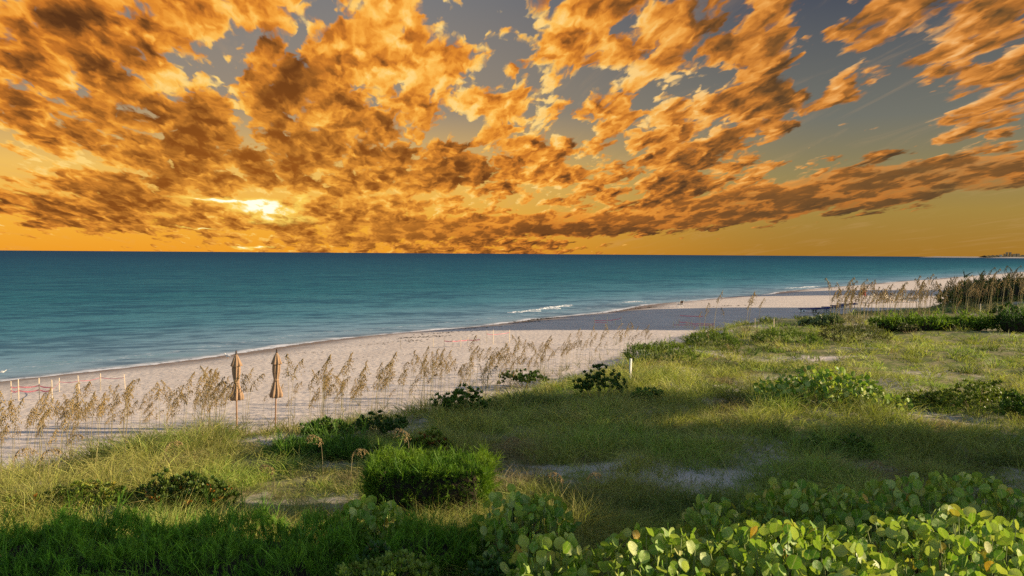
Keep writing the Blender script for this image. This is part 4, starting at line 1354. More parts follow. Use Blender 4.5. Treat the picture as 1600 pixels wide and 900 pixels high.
def more_oats():
    """beyond the first three hundred: the rest of the veil as one mass"""
    rng = np.random.default_rng(888)
    geo = []
    for st, hd, lf in OATS + OATS_FAR:
        g = []
        for me in (st, hd):
            v = np.zeros(len(me.vertices) * 3)
            me.vertices.foreach_get('co', v)
            f3 = np.array([p.vertices[:] for p in me.polygons if len(p.vertices) == 3]).reshape(-1, 3)
            f4 = np.array([p.vertices[:] for p in me.polygons if len(p.vertices) == 4]).reshape(-1, 4)
            g.append((v.reshape(-1, 3), f3, f4))
        geo.append(g)
    V, F3, F4, T, off = [], [], [], [], 0
    for pts, n, kinds, h0, h1, jit in (([(-20, 738), (125, 712), (355, 680)], 75, (0, 6), 1.3, 1.85, 11), ([(480, 668), (620, 650), (785, 612)], 60, (0, 6), 1.3, 2.0, 11), ([(785, 606), (925, 570), (1010, 548)], 40, (0, 6), 1.1, 1.8, 8),
                                       ([(1300, 506), (1440, 500)], 65, (6, 9), 1.7, 2.5, 5), ([(1430, 498), (1500, 490), (1600, 482)], 50, (6, 9), 1.6, 2.5, 8), ([(960, 575), (1200, 560), (1500, 560)], 24, (0, 6), .6, .9, 14)):
        for i in range(n):
            px = rng.uniform(pts[0][0], pts[-1][0])
            p = on_ground(px, np.interp(px, [a for a, _ in pts], [b for _, b in pts]) + rng.normal(0, jit))
            s, a = rng.uniform(h0, h1) / 1.7, rng.normal(-0.2, 0.8)
            c, sn = math.cos(a), math.sin(a)
            tn = rng.uniform(.7, 1.3)
            for (v, f3, f4), col in zip(geo[int(rng.integers(*kinds))], ((0.34, 0.29, 0.13), (0.38, 0.26, 0.10))):
                V.append(np.stack([v[:, 0] * c - v[:, 1] * sn, v[:, 0] * sn + v[:, 1] * c, v[:, 2]], 1) * s + np.array(p) - [0, 0, .03])
                F3.append(f3 + off)
                F4.append(f4 + off)
                T.append(np.tile(np.array(col) * tn, (len(v), 1)))
                off += len(v)
    F3 = np.concatenate([f for f in F3 if len(f)])
    F4 = np.concatenate([f for f in F4 if len(f)])
    me = np_mesh('sea_oat_veil', np.concatenate(V), [F3, F4], M_BLADE, attrs={'tint': np.concatenate(T)})
    put(link_mesh('sea_oat_veil', me), 'thin veil of further dry sea oats along the dune edge', kind='stuff')


more_oats()
# ------------------------------------------------------------------ closed umbrellas
M_CANVAS = simple_mat('tan_canvas', (0.29, 0.185, 0.105), 0.85, 0.14, 9.0, 0.1)
M_POLE = simple_mat('umbrella_pole_wood', (0.36, 0.21, 0.11), 0.6, 0.2, 20.0, 0.2)
M_DARK = simple_mat('dark_finial', (0.05, 0.032, 0.022), 0.5, 0.1, 10.0, 0.3)
M_STAKE = simple_mat('bare_wood_stake', (0.66, 0.53, 0.36), 0.8, 0.12, 18.0, 0.1, rand=0.25)
M_POST = simple_mat('weathered_white_post', (0.62, 0.60, 0.52), 0.8, 0.15, 14.0, 0.1)
M_WHITE = simple_mat('white_paint', (0.78, 0.75, 0.68), 0.5, 0.06, 10.0, 0.3)
M_CREAM = simple_mat('cream_painted_wood', (0.70, 0.60, 0.44), 0.6, 0.10, 10.0, 0.2)
M_NAVY = simple_mat('navy_sling', (0.010, 0.020, 0.11), 0.7, 0.15, 10.0, 0.2)
M_METAL = simple_mat('grey_metal', (0.18, 0.18, 0.19), 0.4, 0.1, 10.0, 0.4)
M_TEAL = simple_mat('teal_plastic', (0.010, 0.11, 0.17), 0.5, 0.1, 8.0, 0.3)
M_RED = simple_mat('red_cloth', (0.42, 0.05, 0.06), 0.8, 0.2, 9.0, 0.1)
M_FEATHER = simple_mat('white_feathers', (0.72, 0.66, 0.56), 0.8, 0.08, 14.0, 0.1)


def tape_material():
    m, t = mat_new('pink_flagging_tape')
    pos = t.n('ShaderNodeTexCoord').outputs['Object']
    c = t.mix(t.noise(pos, 6.0, 3.0, 0.6, dim='3D'), (0.62, 0.17, 0.20), (0.78, 0.30, 0.32))
    b = t.n('ShaderNodeBsdfPrincipled', ins={'Base Color': c, 'Roughness': 0.5})
    tr = t.n('ShaderNodeBsdfTranslucent', ins={'Color': c})
    mx = t.n('ShaderNodeMixShader', ins={0: 0.4})
    t.t.links.new(b.outputs[0], mx.inputs[1])
    t.t.links.new(tr.outputs[0], mx.inputs[2])
    finish(t, mx)
    return m


M_TAPE = tape_material()


def lathe(name, prof, segs, mat, parent=None, flute=None, seed=0, smooth=True, cap=True):
    """prof: list of (z, r, flute depth); flutes pleat the surface"""
    V, F = [], []
    for k, p in enumerate(prof):
        z, r, fl = p
        for j in range(segs):
            a = 2 * math.pi * j / segs
            rr = r * (1 + fl * (math.cos(a * (flute or 0) + 0.5 * math.sin(k * 0.9 + seed)) + 0.35 * math.sin(a * 3 + seed + k * 0.3)))
            V.append((rr * math.cos(a), rr * math.sin(a), z))
    for k in range(len(prof) - 1):
        for j in range(segs):
            F.append((k * segs + j, k * segs + (j + 1) % segs, (k + 1) * segs + (j + 1) % segs, (k + 1) * segs + j))
    if cap:
        F.append(tuple(range((len(prof) - 1) * segs, len(prof) * segs)))
        F.append(tuple(reversed(range(segs))))
    me = bpy.data.meshes.new(name)
    me.from_pydata(V, [], F)
    if smooth:
        me.polygons.foreach_set('use_smooth', np.ones(len(F), bool))
    me.materials.append(mat)
    return link_mesh(name, me, parent=parent)


def umbrella(label, px, py, depth, h, seed, tilt=(0, 0)):
    p = at_depth(px, py, depth)
    g = gz(p.x, p.y)
    root = empty('beach_umbrella', (p.x, p.y, g - 0.1), seed * 0.9, label, 'umbrella', 'closed beach umbrellas')
    root.rotation_euler = (tilt[0], tilt[1], seed * 0.3)
    h = h + 0.1
    lathe('pole', [(0, .024, 0), (h - 0.12, .022, 0)], 10, M_POLE, root)
    can = lathe('canopy', [(h - 1.47, .165, .22), (h - 1.42, .178, .22), (h - 1.33, .168, .20), (h - 1.22, .138, .18), (h - 1.10, .105, .16), (h - 0.98, .078, .13), (h - 0.90, .074, .10),
                           (h - 0.80, .090, .14), (h - 0.66, .108, .16), (h - 0.52, .112, .16), (h - 0.40, .104, .14), (h - 0.24, .078, .12), (h - 0.10, .035, .06)], 48, M_CANVAS, root, 8, seed)
    lathe('strap', [(h - 0.96, .083, .08), (h - 0.90, .080, .08)], 32, M_CANVAS, can, 8, seed)
    lathe('top_flap', [(h - 0.43, .150, .16), (h - 0.42, .158, .16), (h - 0.34, .130, .14), (h - 0.22, .092, .12), (h - 0.12, .052, .08), (h - 0.07, .024, .02)], 48, M_CANVAS, root, 8, seed + 1)
    lathe('finial', [(h - 0.08, .026, 0), (h - 0.05, .034, 0), (h - 0.03, .022, 0), (h - 0.01, .027, 0), (h + 0.03, .022, 0), (h + 0.05, .008, 0)], 12, M_DARK, root)
    return root


umbrella('closed tan beach umbrella, the left one, with a wide puffed lower hem', 370, 672, 24.4, 2.47, 1)
umbrella('closed tan beach umbrella, the right one, leaning slightly', 430, 668, 24.9, 2.47, 2, (0.0, R(1.4)))


# ------------------------------------------------------------------ stakes and tape round the turtle nests
def stake_mesh():
    V, F = [], []
    for z, r in ((-0.15, .019), (0.0, .019), (0.97, .019), (1.0, .008)):
        for a, b in ((-1, -1), (1, -1), (1, 1), (-1, 1)):
            V.append((a * r, b * r, z))
    for k in range(3):
        for j in range(4):
            F.append((k * 4 + j, k * 4 + (j + 1) % 4, k * 4 + 4 + (j + 1) % 4, k * 4 + 4 + j))
    F += [(3, 2, 1, 0), (12, 13, 14, 15)]
    me = bpy.data.meshes.new('wooden_stake')
    me.from_pydata(V, [], F)
    me.materials.append(M_STAKE)
    return me


ME_STAKE = stake_mesh()


def stake(label, px, ytop, ybase, group, tilt=0.0, wide=1.0):
    p = on_ground(px, ybase)
    hgt = (ybase - ytop) * p.y / F_PX
    o = bpy.data.objects.new('wooden_stake', ME_STAKE)
    COL.objects.link(o)
    o.location = p
    w = wide * max(0.8, 0.9 * p.y / F_PX / 0.038 * 0.95)
    o.scale = (w, w, hgt)
    o.rotation_euler = (0, tilt, random.uniform(0, 1))
    put(o, label, 'stake', group)
    return p, hgt


def tape(label, ends, heights, sag=0.06, wid=0.05):
    """a strip of plastic ribbon hung from stake to stake"""
    V, F = [], []
    for (a, ha), (b, hb) in zip(zip(ends[:-1], heights[:-1]), zip(ends[1:], heights[1:])):
        wid_ = wid * 0.65
        for i in range(9):
            f = i / 8
            q = a * (1 - f) + b * f
            z = (a.z + ha) * (1 - f) + (b.z + hb) * f - sag * math.sin(math.pi * f)
            tw = 0.6 * math.sin(f * 9 + a.x)
            V += [(q.x - 0.010, q.y + wid * .5 * tw * .5, z - wid_ * 0.5), (q.x, q.y - wid * .5 * tw * .5, z + wid_ * 0.5)]
            if i:
                k = len(V)
                F.append((k - 4, k - 2, k - 1, k - 3))
    me = bpy.data.meshes.new('marking_tape')
    me.from_pydata(V, [], F)
    me.materials.append(M_TAPE)
    o = link_mesh('marking_tape', me)
    put(o, label, 'tape')
    return o


G1 = 'wooden stakes round the nest at the far left'
ORD = ['first', 'second', 'third', 'fourth', 'fifth', 'sixth', 'seventh', 'eighth', 'ninth', 'tenth', 'eleventh', 'twelfth', 'thirteenth', 'fourteenth']
S1 = [(17.6, 595, 625), (29, 592, 626), (61.6, 590, 624), (81, 593, 624), (93, 590, 612), (124.5, 586, 613), (157, 583, 610), (196, 584, 609)]
P1 = [stake('pale wooden stake on the sand, %s from the left edge' % ORD[i], x, a, b, G1, tilt=(0.0, 0, 0, 0, 0, -.08, 0, -.06)[i]) for i, (x, a, b) in enumerate(S1)]
tape('pink ribbon strung along the four leftmost stakes, upper strand', [P1[i][0] for i in (0, 1, 2, 3)], [.50, .52, .52, .46], 0.04, 0.07)
tape('pink ribbon strung along the four leftmost stakes, lower strand', [P1[i][0] for i in (0, 1, 2, 3)], [.36, .38, .36, .36], 0.06, 0.08)
tape('thin pink ribbon rising from the fifth to the eighth stake at the left', [P1[i][0] for i in (3, 4, 5, 6, 7)], [.38, .40, .46, .52, .50], 0.05, 0.035)
G2 = 'wooden stakes round the nest in the middle of the beach'
S2 = [(626, 530, 545), (677, 528, 543), (694, 527, 543), (706.6, 529, 543), (720, 527, 542), (731, 526, 541), (750, 525, 541), (760.6, 515, 537), (770.5, 515, 538), (796, 515, 535)]
P2 = [stake('faint stake on the open middle sand, %s from the left' % ORD[i], x, a, b, G2, wide=0.8) for i, (x, a, b) in enumerate(S2)]
tape('pink ribbon low over the open sand in the middle of the beach', [P2[i][0] for i in (2, 3, 4, 5, 6)], [.40, .38, .38, .38, .40], 0.03, 0.08)
tape('fainter pink ribbon behind, between the three tallest middle stakes', [P2[i][0] for i in (7, 8, 9)], [.62, .60, .62], 0.02, 0.05)
G3 = 'wooden stakes beside the small nest left of the shade edge'
S3 = [(928.5, 495, 509), (949, 494, 510), (961.5, 498, 509), (970.5, 494, 509)]
P3 = [stake('stake of the small taped square, %s from the left' % ORD[i], x, a, b, G3) for i, (x, a, b) in enumerate(S3)]
tape('bright pink ribbon on the small taped square, upper strand', [P3[i][0] for i in (0, 1, 2, 3)], [.42, .48, .50, .62], 0.03, 0.09)
tape('bright pink ribbon on the small taped square, lower strand', [P3[i][0] for i in (0, 1)], [.28, .30], 0.03, 0.07)
G4 = 'wooden stakes of the crowded taped nest before the dark sand'
S4 = [(1052, 502, 512), (1057.6, 501, 512), (1060.6, 498, 511), (1069, 508, 513), (1072, 502, 512), (1074.5, 501, 513), (1077, 503, 513), (1080.6, 500, 513), (1084, 508, 514), (1092, 505, 513), (1094.6, 504, 513), (1108, 505, 513), (1116, 502, 513)]
P4 = [stake('stake of the crowded pink taped nest, %s from the left' % ORD[i], x, a, b, G4) for i, (x, a, b) in enumerate(S4)]
tape('pink ribbon round the left half of the crowded nest, upper strand', [P4[i][0] for i in (2, 4, 6, 7)], [.40, .42, .42, .42], 0.03, 0.11)
tape('pink ribbon round the left half of the crowded nest, lower strand', [P4[i][0] for i in (0, 1, 4, 7)], [.22, .22, .22, .25], 0.02, 0.08)
tape('pink ribbon round the right half of the crowded nest', [P4[i][0] for i in (7, 9, 10, 11, 12)], [.34, .36, .36, .34, .36], 0.03, 0.11)
tape('second pink ribbon round the right half of the crowded nest, lower down', [P4[i][0] for i in (7, 10, 12)], [.18, .22, .22], 0.02, 0.08)
q0, q1 = P4[9][0] + Vector((-.5, 4.5, 0)), P4[12][0] + Vector((.2, 4.5, 0))
tape('loose pink ribbon behind the crowded nest against the dark sand', [q0, q1], [.62, .55], 0.02, 0.10)
for i, (x, a, b, lab) in enumerate(((1179.6, 497, 512, 'single stake against the dark sand right of the crowded nest'), (1209, 498, 512, 'stake against the dark sand near the end of the sand strip'),
                                    (1071, 519, 527, 'short dark stub in the sand above the green mound'), (1531, 474, 500, 'pale stake in front of the crowded sea oats at the right'))):
    stake(lab, x, a, b, None)
p = on_ground(984.5, 592)
o = boxes('marker_post', [(-.032, .032, -.032, .032, -0.1, (592 - 560) * p.y / F_PX)], M_POST)
o.location = p
o.rotation_euler = (0, R(2), R(38))
put(o, 'short weathered white post standing in the grass of the dune', 'post')


# ------------------------------------------------------------------ beach furniture far down the beach
def tilt_box(a, b, w, th):
    """slab from a to b (x,z) of width w along y"""
    a, b = np.array(a, float), np.array(b, float)
    d = (b - a) / np.linalg.norm(b - a)
    n = np.array([-d[1], d[0]]) * th * 0.5
    q = [a - n, b - n, b + n, a + n]
    V = [(x, -w / 2, z) for x, z in q] + [(x, w / 2, z) for x, z in q]
    F = [(0, 1, 2, 3), (7, 6, 5, 4), (0, 4, 5, 1), (1, 5, 6, 2), (2, 6, 7, 3), (3, 7, 4, 0)]
    return V, F


def slabs(name, lst, mat, parent, dy=0.0):
    V, F = [], []
    for a, b, w, th in lst:
        v, f = tilt_box(a, b, w, th)
        F += [tuple(i + len(V) for i in q) for q in f]
        V += [(x, y + dy, z) for x, y, z in v]
    me = bpy.data.meshes.new(name)
    me.from_pydata(V, [], F)
    me.materials.append(mat)
    return link_mesh(name, me, parent=parent)


def copy_thing(root, loc, rz, label):
    r = root.copy()
    COL.objects.link(r)
    r.location, r.rotation_euler = loc, (0, 0, rz)
    r['label'] = label
    for ch in root.children:
        c = ch.copy()
        COL.objects.link(c)
        c.parent = r
        for g in ch.children:
            d = g.copy()
            COL.objects.link(d)
            d.parent = c
    return r


def lounger(loc, rz, label):
    r = empty('sun_lounger', loc, rz, label, 'sun lounger', 'blue sun loungers in a row')
    slabs('frame', [((0, .36), (1.95, .36), .62, .05)], M_METAL, r)
    slabs('sling', [((0.02, .415), (1.30, .415), .60, .05)], M_NAVY, r)
    slabs('backrest', [((1.30, .42), (1.93, .50), .60, .05)], M_NAVY, r)
    for dy in (-.27, .27):
        slabs('leg', [((1.5, .36), (1.62, 0), .05, .05)], M_METAL, r, dy)
        w = lathe('wheel', [(-.03, .20, 0), (.03, .20, 0)], 20, M_WHITE, r)
        w.rotation_euler = (R(90), 0, 0)
        w.location = (.30, dy, .20)
        hub = lathe('hub', [(-.035, .10, 0), (.035, .10, 0)], 12, M_METAL, w)
    return r


p0 = on_ground(1249, 489)
L0 = lounger(p0, R(2), 'blue sun lounger at the near left end of the row on the shaded sand')
for i, (px, py, lab) in enumerate(((1268, 488.5, 'blue sun lounger with white wheels, second from the left end of the row'), (1285, 486, 'blue sun lounger in the middle of the row on the shaded sand'),
                                   (1299, 483.5, 'blue sun lounger fourth along the row, beside the sea oats'), (1311, 481.0, 'farthest blue sun lounger, half hidden by the sea oats'))):
    copy_thing(L0, on_ground(px, py), R(3 + i), lab)


def beach_chair(loc, rz, label):
    """wooden slatted armchair with a fanned back"""
    r = empty('beach_armchair', loc, rz, label, 'chair', 'cream beach chairs in the sun')
    slabs('seat', [((0.0, .40), (.55, .30), .58, .035)], M_CREAM, r)
    for k, dy in enumerate((-.24, -.12, 0, .12, .24)):
        slabs('back_slat', [((.50, .30), (.86, 1.12 - abs(dy) * .55), .10, .03)], M_CREAM, r, dy)
    for dy in (-.36, .36):
        slabs('armrest', [((-.12, .60), (.72, .60), .13, .03)], M_CREAM, r, dy)
        slabs('leg', [((-.02, 0), (-.02, .58), .05, .09)], M_CREAM, r, dy * .92)
        slabs('leg', [((.06, .36), (.92, 0), .05, .08)], M_CREAM, r, dy * .80)
    return r


A0 = beach_chair(on_ground(1371, 474), R(100), 'cream beach armchair at the left end of the group, beside the sea oats')
for px, py, rz, lab in ((1382, 473.5, 80, 'cream beach armchair second from the left in the group'), (1393, 473.5, 120, 'cream beach armchair in the middle of the group'),
                        (1404, 473, 85, 'cream beach armchair fourth from the left in the group'), (1414, 472.5, 60, 'cream beach armchair at the right end of the group')):
    copy_thing(A0, on_ground(px, py), R(rz), lab)
r = empty('beach_table', on_ground(1426, 472.5), 0, 'low pale table with a dark top at the right of the beach chairs', 'table')
boxes('table_top', [(-.6, .6, -.4, .4, .50, .56)], M_DARK, r)
boxes('apron', [(-.52, .52, -.34, .34, .18, .498)], M_WHITE, r)
for a in (-.5, .5):
    for b in (-.33, .33):
        boxes('leg', [(a - .04, a + .04, b - .04, b + .04, 0, .179)], M_WHITE, r)

r = empty('folding_chair', on_ground(1060, 480), R(-60), 'small white folding chair with a dark seat where sun meets shade', 'chair')
slabs('seat', [((0, .36), (.42, .32), .5, .04)], M_DARK, r)
slabs('backrest', [((.44, .44), (.58, .72), .42, .03)], M_DARK, r)
for dy in (-.25, .25):
    slabs('leg', [((-.05, 0), (.50, .50), .03, .035), ((.42, .36), (.62, .84), .03, .035)], M_WHITE, r, dy)
    slabs('leg', [((.55, 0), (.0, .44), .03, .035)], M_WHITE, r, dy * .88)
    slabs('armrest', [((-.05, .52), (.45, .52), .05, .03)], M_WHITE, r, dy)

p = on_ground(1347, 474)
r = empty('red_flag', p, 0, 'small red flag on a thin brown post among the tall sea oats', 'flag')
lathe('post', [(0, .04, 0), (1.75, .035, 0)], 8, M_POLE, r)
V, F = [], []
for i in range(7):
    f = i / 6
    for z in (1.72 - .25 * f, .95 - .1 * f):
        V.append((.04 + .36 * f, .08 * math.sin(f * 6), z))
    if i:
        F.append((2 * i - 2, 2 * i - 1, 2 * i + 1, 2 * i))
me = bpy.data.meshes.new('cloth')
me.from_pydata(V, [], F)
me.materials.append(M_RED)
link_mesh('cloth', me, parent=r)

p = on_ground(1507, 462)
r = empty('beach_bin', p, 0, 'teal beach bin showing between the crowded sea oats at the right', 'bin')
lathe('bin_body', [(0, .30, 0), (.05, .32, 0), (.9, .40, 0), (1.0, .40, 0)], 16, M_TEAL, r)
lathe('lid', [(1.002, .43, 0), (1.06, .43, 0), (1.2, .25, 0), (1.24, .06, 0)], 16, M_WHITE, r)


# gulls: one on the wet sand, one afloat at the left edge
def gull(loc, rz, s, label, legs=True):
    r = empty('gull', loc, rz, label, 'bird')
    r.scale = (s, s, s)
    prof = [(-.24, .004), (-.17, .026), (-.08, .062), (.02, .078), (.10, .066), (.155, .040), (.19, .036), (.235, .040), (.265, .028), (.285, .010)]
    V, F = [], []
    for k, (x, rad) in enumerate(prof):
        zc = .17 + (0.0 if x < .1 else (x - .1) * 0.75)
        for j in range(12):
            a = 2 * math.pi * j / 12
            V.append((x, rad * math.cos(a) * .9, zc + rad * math.sin(a)))
    for k in range(len(prof) - 1):
        for j in range(12):
            F.append((k * 12 + j, k * 12 + (j + 1) % 12, (k + 1) * 12 + (j + 1) % 12, (k + 1) * 12 + j))
    F += [tuple(range(11, -1, -1)), tuple(range(len(prof) * 12 - 12, len(prof) * 12))]
    me = bpy.data.meshes.new('body')
    me.from_pydata(V, [], F)
    me.polygons.foreach_set('use_smooth', np.ones(len(F), bool))
    me.materials.append(M_FEATHER)
    link_mesh('body', me, parent=r)
    for sgn in (-1, 1):
        V = [(.10, .058 * sgn, .22), (-.05, .082 * sgn, .235), (-.20, .045 * sgn, .19), (-.32, .012 * sgn, .175), (-.18, .060 * sgn, .155), (0.03, .080 * sgn, .145)]
        me = bpy.data.meshes.new('wing')
        me.from_pydata(V + [(x, y * 1.12 + .006 * sgn, z) for x, y, z in V], [], [(0, 1, 2, 3, 4, 5), (11, 10, 9, 8, 7, 6)] + [(i, (i + 1) % 6, 6 + (i + 1) % 6, 6 + i) for i in range(6)])
        me.materials.append(M_GULLGREY)
        link_mesh('wing', me, parent=r)
    lathe('beak', [(0, .011, 0), (.06, .003, 0)], 8, M_BEAK, r).matrix_local = Matrix.Translation((.283, 0, .305)) @ Matrix.Rotation(R(100), 4, 'Y')
    if legs:
        for sgn in (-1, 1):
            lathe('leg', [(0, .006, 0), (.11, .007, 0)], 6, M_BEAK, r).location = (.01, .03 * sgn, 0)
    return r


M_GULLGREY = simple_mat('grey_wing_feathers', (0.50, 0.48, 0.46), 0.8, 0.1, 14.0, 0.1)
M_BEAK = simple_mat('orange_beak', (0.45, 0.20, 0.04), 0.5, 0.1, 10.0, 0.3)
gull(on_ground(356, 561), R(150), 1.0, 'white gull standing on the wet sand left of the closed umbrellas')
q = at_height(3, 582, SEA_Z)
gull((q.x, q.y, q.z - 0.10), R(20), 0.75, 'white gull floating on the water at the left edge', False)


# ------------------------------------------------------------------ wrack and the breaking wave
def wrack():
    rng = np.random.default_rng(61)
    parts = []
    for (px, py, w, n, k) in ((660, 527, 60, 45, 1.0), (632, 533, 40, 30, .8), (700, 520, 50, 30, 0.8), (845, 499, 40, 60, 1.6), (826, 503, 30, 30, 1.2), (1000, 482, 30, 40, 1.6), (985, 484, 60, 40, 1.0), (940, 488, 60, 40, .9),
                              (760, 512, 80, 40, .8), (560, 540, 90, 40, .5), (470, 552, 90, 30, .5), (1140, 478, 60, 25, 1.2), (900, 492, 80, 40, 1.0), (250, 606, 200, 60, .35), (600, 556, 300, 80, .5), (700, 574, 200, 60, .4), (420, 585, 250, 60, .4)):
        p = on_ground(px, py)
        m = n
        t = rng.normal(0, w * p.y / F_PX * 0.45, m)
        x = p.x + t + rng.normal(0, .15, m)
        y = p.y + t * 0.9 * (0.6 if px < 1000 else 0.4) + rng.normal(0, .30, m)
        z = ground_z(x, y) + 0.005
        a = rng.uniform(0, 6.28, m)
        D = np.stack([np.cos(a), np.sin(a), np.full(m, .12)], 1)
        c = np.tile([(0.045, 0.034, 0.022)], (m, 1)) * rng.uniform(.6, 1.6, (m, 1))
        parts.append(blades(np.stack([x, y, z], 1), D, np.full(m, .22 * k), rng.normal(0, .2, (m, 3)) * [1, 1, .4] + [0, 0, .12], np.full(m, .05 * k), c, None, rng))
    put(link_mesh('seaweed_wrack', blade_mesh('seaweed_wrack', parts, M_LEAF)), 'dark bits of dry seaweed strewn along the tide line', kind='stuff')


wrack()


def breaker():
    """a small breaking wave, a curled ridge of white water that dies out at both ends"""
    m, t = mat_new('white_water')
    pos = t.n('ShaderNodeNewGeometry').outputs['Position']
    f = t.noise(pos, 2.4, 6.0, 0.7, dim='3D')
    c = t.mix(t.ss(f, 0.42, 0.62), (0.10, 0.17, 0.20), (0.72, 0.69, 0.64))
    b = t.n('ShaderNodeBsdfPrincipled', ins={'Base Color': c, 'Roughness': 0.85})
    bp = t.n('ShaderNodeBump', ins={'Height': f, 'Strength': 0.8, 'Distance': 0.15})
    t.t.links.new(bp.outputs[0], b.inputs['Normal'])
    finish(t, b)
    rng = np.random.default_rng(5)
    for (pts, hmax, lab) in (([(792, 489), (825, 486), (858, 481), (897, 475.5)], 0.20, 'white breaking wave close to the shore in the middle of the view'),
                             ([(972, 472.5), (990, 471.5), (1004, 470.8)], 0.14, 'small white wavelet right of the breaking wave'),
                             ([(1225, 450.5), (1250, 449.3), (1280, 447.0)], 0.18, 'thin line of white surf along the far beach')):
        V, F = [], []
        xs = np.linspace(pts[0][0], pts[-1][0], 60)
        prof = [(-1.5, 0.0), (-.6, .25), (-.15, .85), (.1, 1.0), (.35, .72), (.55, .28), (1.1, .12), (1.9, .06), (2.6, -.02)]
        for i, x in enumerate(xs):
            y = np.interp(x, [a for a, _ in pts], [b for _, b in pts])
            q = at_height(x, y, SEA_Z)
            f = i / 59
            env = math.sin(math.pi * f) ** 0.6 * (0.65 + 0.35 * math.sin(f * 17) * math.sin(f * 7 + 1))
            for k, (d, hh) in enumerate(prof):
                dd = d * (0.8 + .3 * math.sin(f * 23 + k)) * (0.4 + .6 * env)
                V.append((q.x + NX * dd, q.y + NY * dd, SEA_Z - 0.02 + hmax * hh * env + (rng.random() * .05 * env if 1 < k < 8 else 0)))
        n = len(prof)
        for i in range(59):
            for k in range(n - 1):
                F.append((i * n + k, i * n + k + 1, (i + 1) * n + k + 1, (i + 1) * n + k))
        me = bpy.data.meshes.new('breaking_wave')
        me.from_pydata(V, [], F)
        me.polygons.foreach_set('use_smooth', np.ones(len(F), bool))
        me.materials.append(m)
        put(link_mesh('breaking_wave', me), lab, 'wave')


breaker()


# ------------------------------------------------------------------ the far shore at the right end of the horizon
def far_shore():
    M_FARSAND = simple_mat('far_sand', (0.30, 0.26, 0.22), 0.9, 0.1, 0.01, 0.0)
    M_FARWOOD = simple_mat('far_trees_hazed', (0.20, 0.155, 0.085), 0.9, 0.2, 0.02, 0.0)  # distance haze is painted into these paler tree and tower colours
    M_TOWER = simple_mat('far_tower_wall_hazed', (0.33, 0.24, 0.13), 0.9, 0.1, 0.05, 0.0)
    M_TOWERPALE = simple_mat('far_pale_wall_hazed', (0.42, 0.36, 0.27), 0.9, 0.1, 0.05, 0.0)
    D = 5200.0
    k = D / F_PX

    def X(px):
        return at_depth(px, 400, D).x
    rng = np.random.default_rng(9)
    xs = np.linspace(X(1546), X(1800), 120)
    V, F = [], []
    for i, x in enumerate(xs):
        f = min(1, i / 14)
        for y, z in ((D - 30, SEA_Z - .3), (D, SEA_Z + 5.0 * f), (D + 40, SEA_Z + 8.0 * f), (D + 900, SEA_Z + 9 * f)):
            V.append((x, y, z))
        if i:
            for j in range(3):
                F.append((4 * i - 4 + j, 4 * i + j, 4 * i + j + 1, 4 * i - 3 + j))
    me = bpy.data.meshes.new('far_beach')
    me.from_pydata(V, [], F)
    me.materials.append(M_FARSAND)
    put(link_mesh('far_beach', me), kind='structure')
    V, F = [], []
    xs = np.linspace(X(1549), X(1800), 260)
    for i, x in enumerate(xs):
        h = 9 + 9 * vnoise(np.array([x]), np.array([0.0]), 70.0, 4, 3)[0] * min(1, i / 30) + 4 * math.sin(i * .9) * rng.random()
        for y, z in ((D + 60, SEA_Z + 5), (D + 62, SEA_Z + 5 + h * .7), (D + 90, SEA_Z + 5 + h), (D + 150, SEA_Z + 5)):
            V.append((x, y, z))
        if i:
            for j in range(3):
                F.append((4 * i - 4 + j, 4 * i + j, 4 * i + j + 1, 4 * i - 3 + j))
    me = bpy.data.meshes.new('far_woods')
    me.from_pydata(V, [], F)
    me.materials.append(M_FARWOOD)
    put(link_mesh('far_woods', me), 'line of trees on the far shore with haze put into their colour', kind='stuff')
    for (px, w, h, pale, lab) in ((1571.5, 3.0, 5.0, True, 'small pale building on the far shore, left of the towers'), (1577, 1.2, 7.0, False, 'slim tower on the far shore, first of the row from the left'), (1581, 2.0, 10.5, False, 'slim tower on the far shore, left one of the tall pair'),
                                  (1586, 2.2, 10.5, False, 'slim tower on the far shore, right one of the tall pair'), (1592, 5.0, 7.0, False, 'broad block on the far shore right of the tall pair'), (1598, 4.5, 7.6, False, 'broad block on the far shore at the right edge')):
        r = empty('far_tower', (X(px), D + 45, SEA_Z + 6), 0, lab, 'building')
        ww, hh = w * k, h * k * 0.72
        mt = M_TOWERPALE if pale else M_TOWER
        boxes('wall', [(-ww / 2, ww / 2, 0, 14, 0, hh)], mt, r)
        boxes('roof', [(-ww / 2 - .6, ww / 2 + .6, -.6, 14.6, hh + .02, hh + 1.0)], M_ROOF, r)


far_shore()


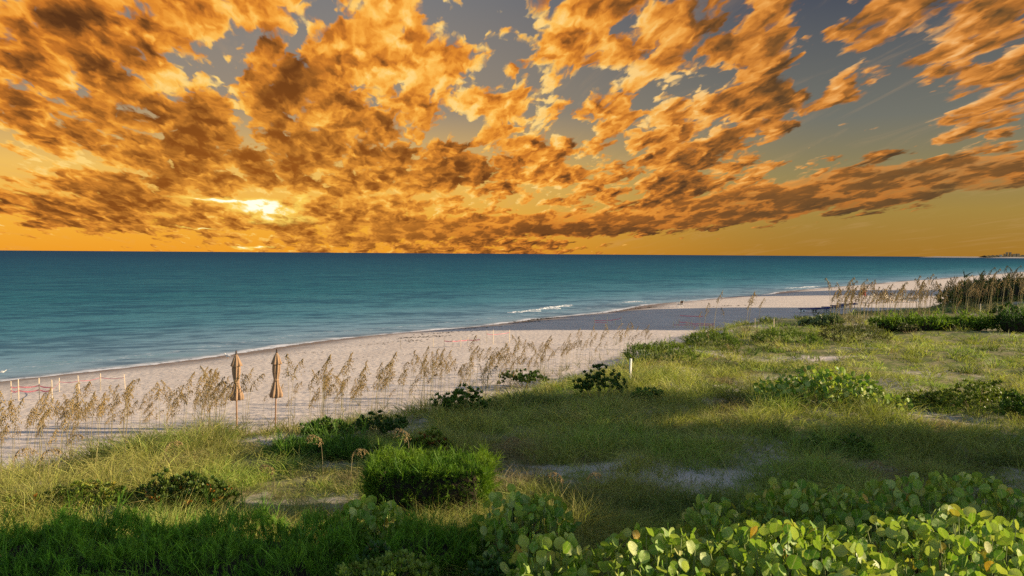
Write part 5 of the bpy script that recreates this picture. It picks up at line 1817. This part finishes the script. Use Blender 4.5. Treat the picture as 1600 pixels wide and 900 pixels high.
# ------------------------------------------------------------------ unseen trees added beyond the right edge to throw shade
def shade_tree(label, x, y, zc, rx, ry, rz_, n, seed, leaf=0.22, trunk_r=0.16):
    rng = np.random.default_rng(seed)
    g = gz(x, y)
    root = empty('added_shade_tree', (x, y, g), 0, label, 'tree')
    z0 = zc - g
    d = rng.normal(size=(n, 3))
    d /= np.linalg.norm(d, axis=1, keepdims=True)
    rad = rng.random(n) ** 0.45
    C = d * rad[:, None] * np.array([rx, ry, rz_])
    lump = vnoise(C[:, 0] * 1.3 + seed, C[:, 1] * 1.3 + C[:, 2], 1.0, seed, 2)
    C = C * (0.75 + 0.5 * lump)[:, None] + np.array([0, 0, z0])
    D = d + rng.normal(0, .8, (n, 3))
    D /= np.linalg.norm(D, axis=1, keepdims=True)
    S = np.cross(D, rng.normal(size=(n, 3)))
    S /= np.linalg.norm(S, axis=1, keepdims=True)
    c = np.array((0.05, 0.10, 0.018)) * rng.uniform(.6, 1.6, (n, 1))
    me = blade_mesh('crown', [leaf_strip(C, D, S, leaf * rng.uniform(.7, 1.3, n), leaf * .9 * rng.uniform(.7, 1.2, n), c)], M_LEAF)
    put(link_mesh('crown', me, parent=root), kind='stuff')
    lathe('trunk', [(-.3, trunk_r * 1.4, .05), (.4, trunk_r, .05), (z0 * .6, trunk_r * .8, .05), (z0, trunk_r * .5, .05)], 10, M_STEM, root, 3, seed)
    for i in range(7):
        a = i * 0.9
        e = Vector((math.cos(a) * rx * .7, math.sin(a) * ry * .7, rz_ * rng.uniform(-.3, .6)))
        L = e.length
        lb = lathe('limb', [(0, trunk_r * .5, 0), (L, trunk_r * .12, 0)], 6, M_STEM, root)
        lb.matrix_local = Matrix.Translation((0, 0, z0 * .85)) @ e.to_track_quat('Z', 'Y').to_matrix().to_4x4()
    return root


shade_tree('broad leafy tree added beyond the right edge to shade the feathery hedge', 10.6, 9.75, 6.55, 1.7, 1.75, 1.25, 5200, 71)
shade_tree('leafy tree added over the low house beyond the right edge to shade the dune grass', 24.2, 23.2, 8.9, 2.6, 2.7, 1.35, 6500, 72)
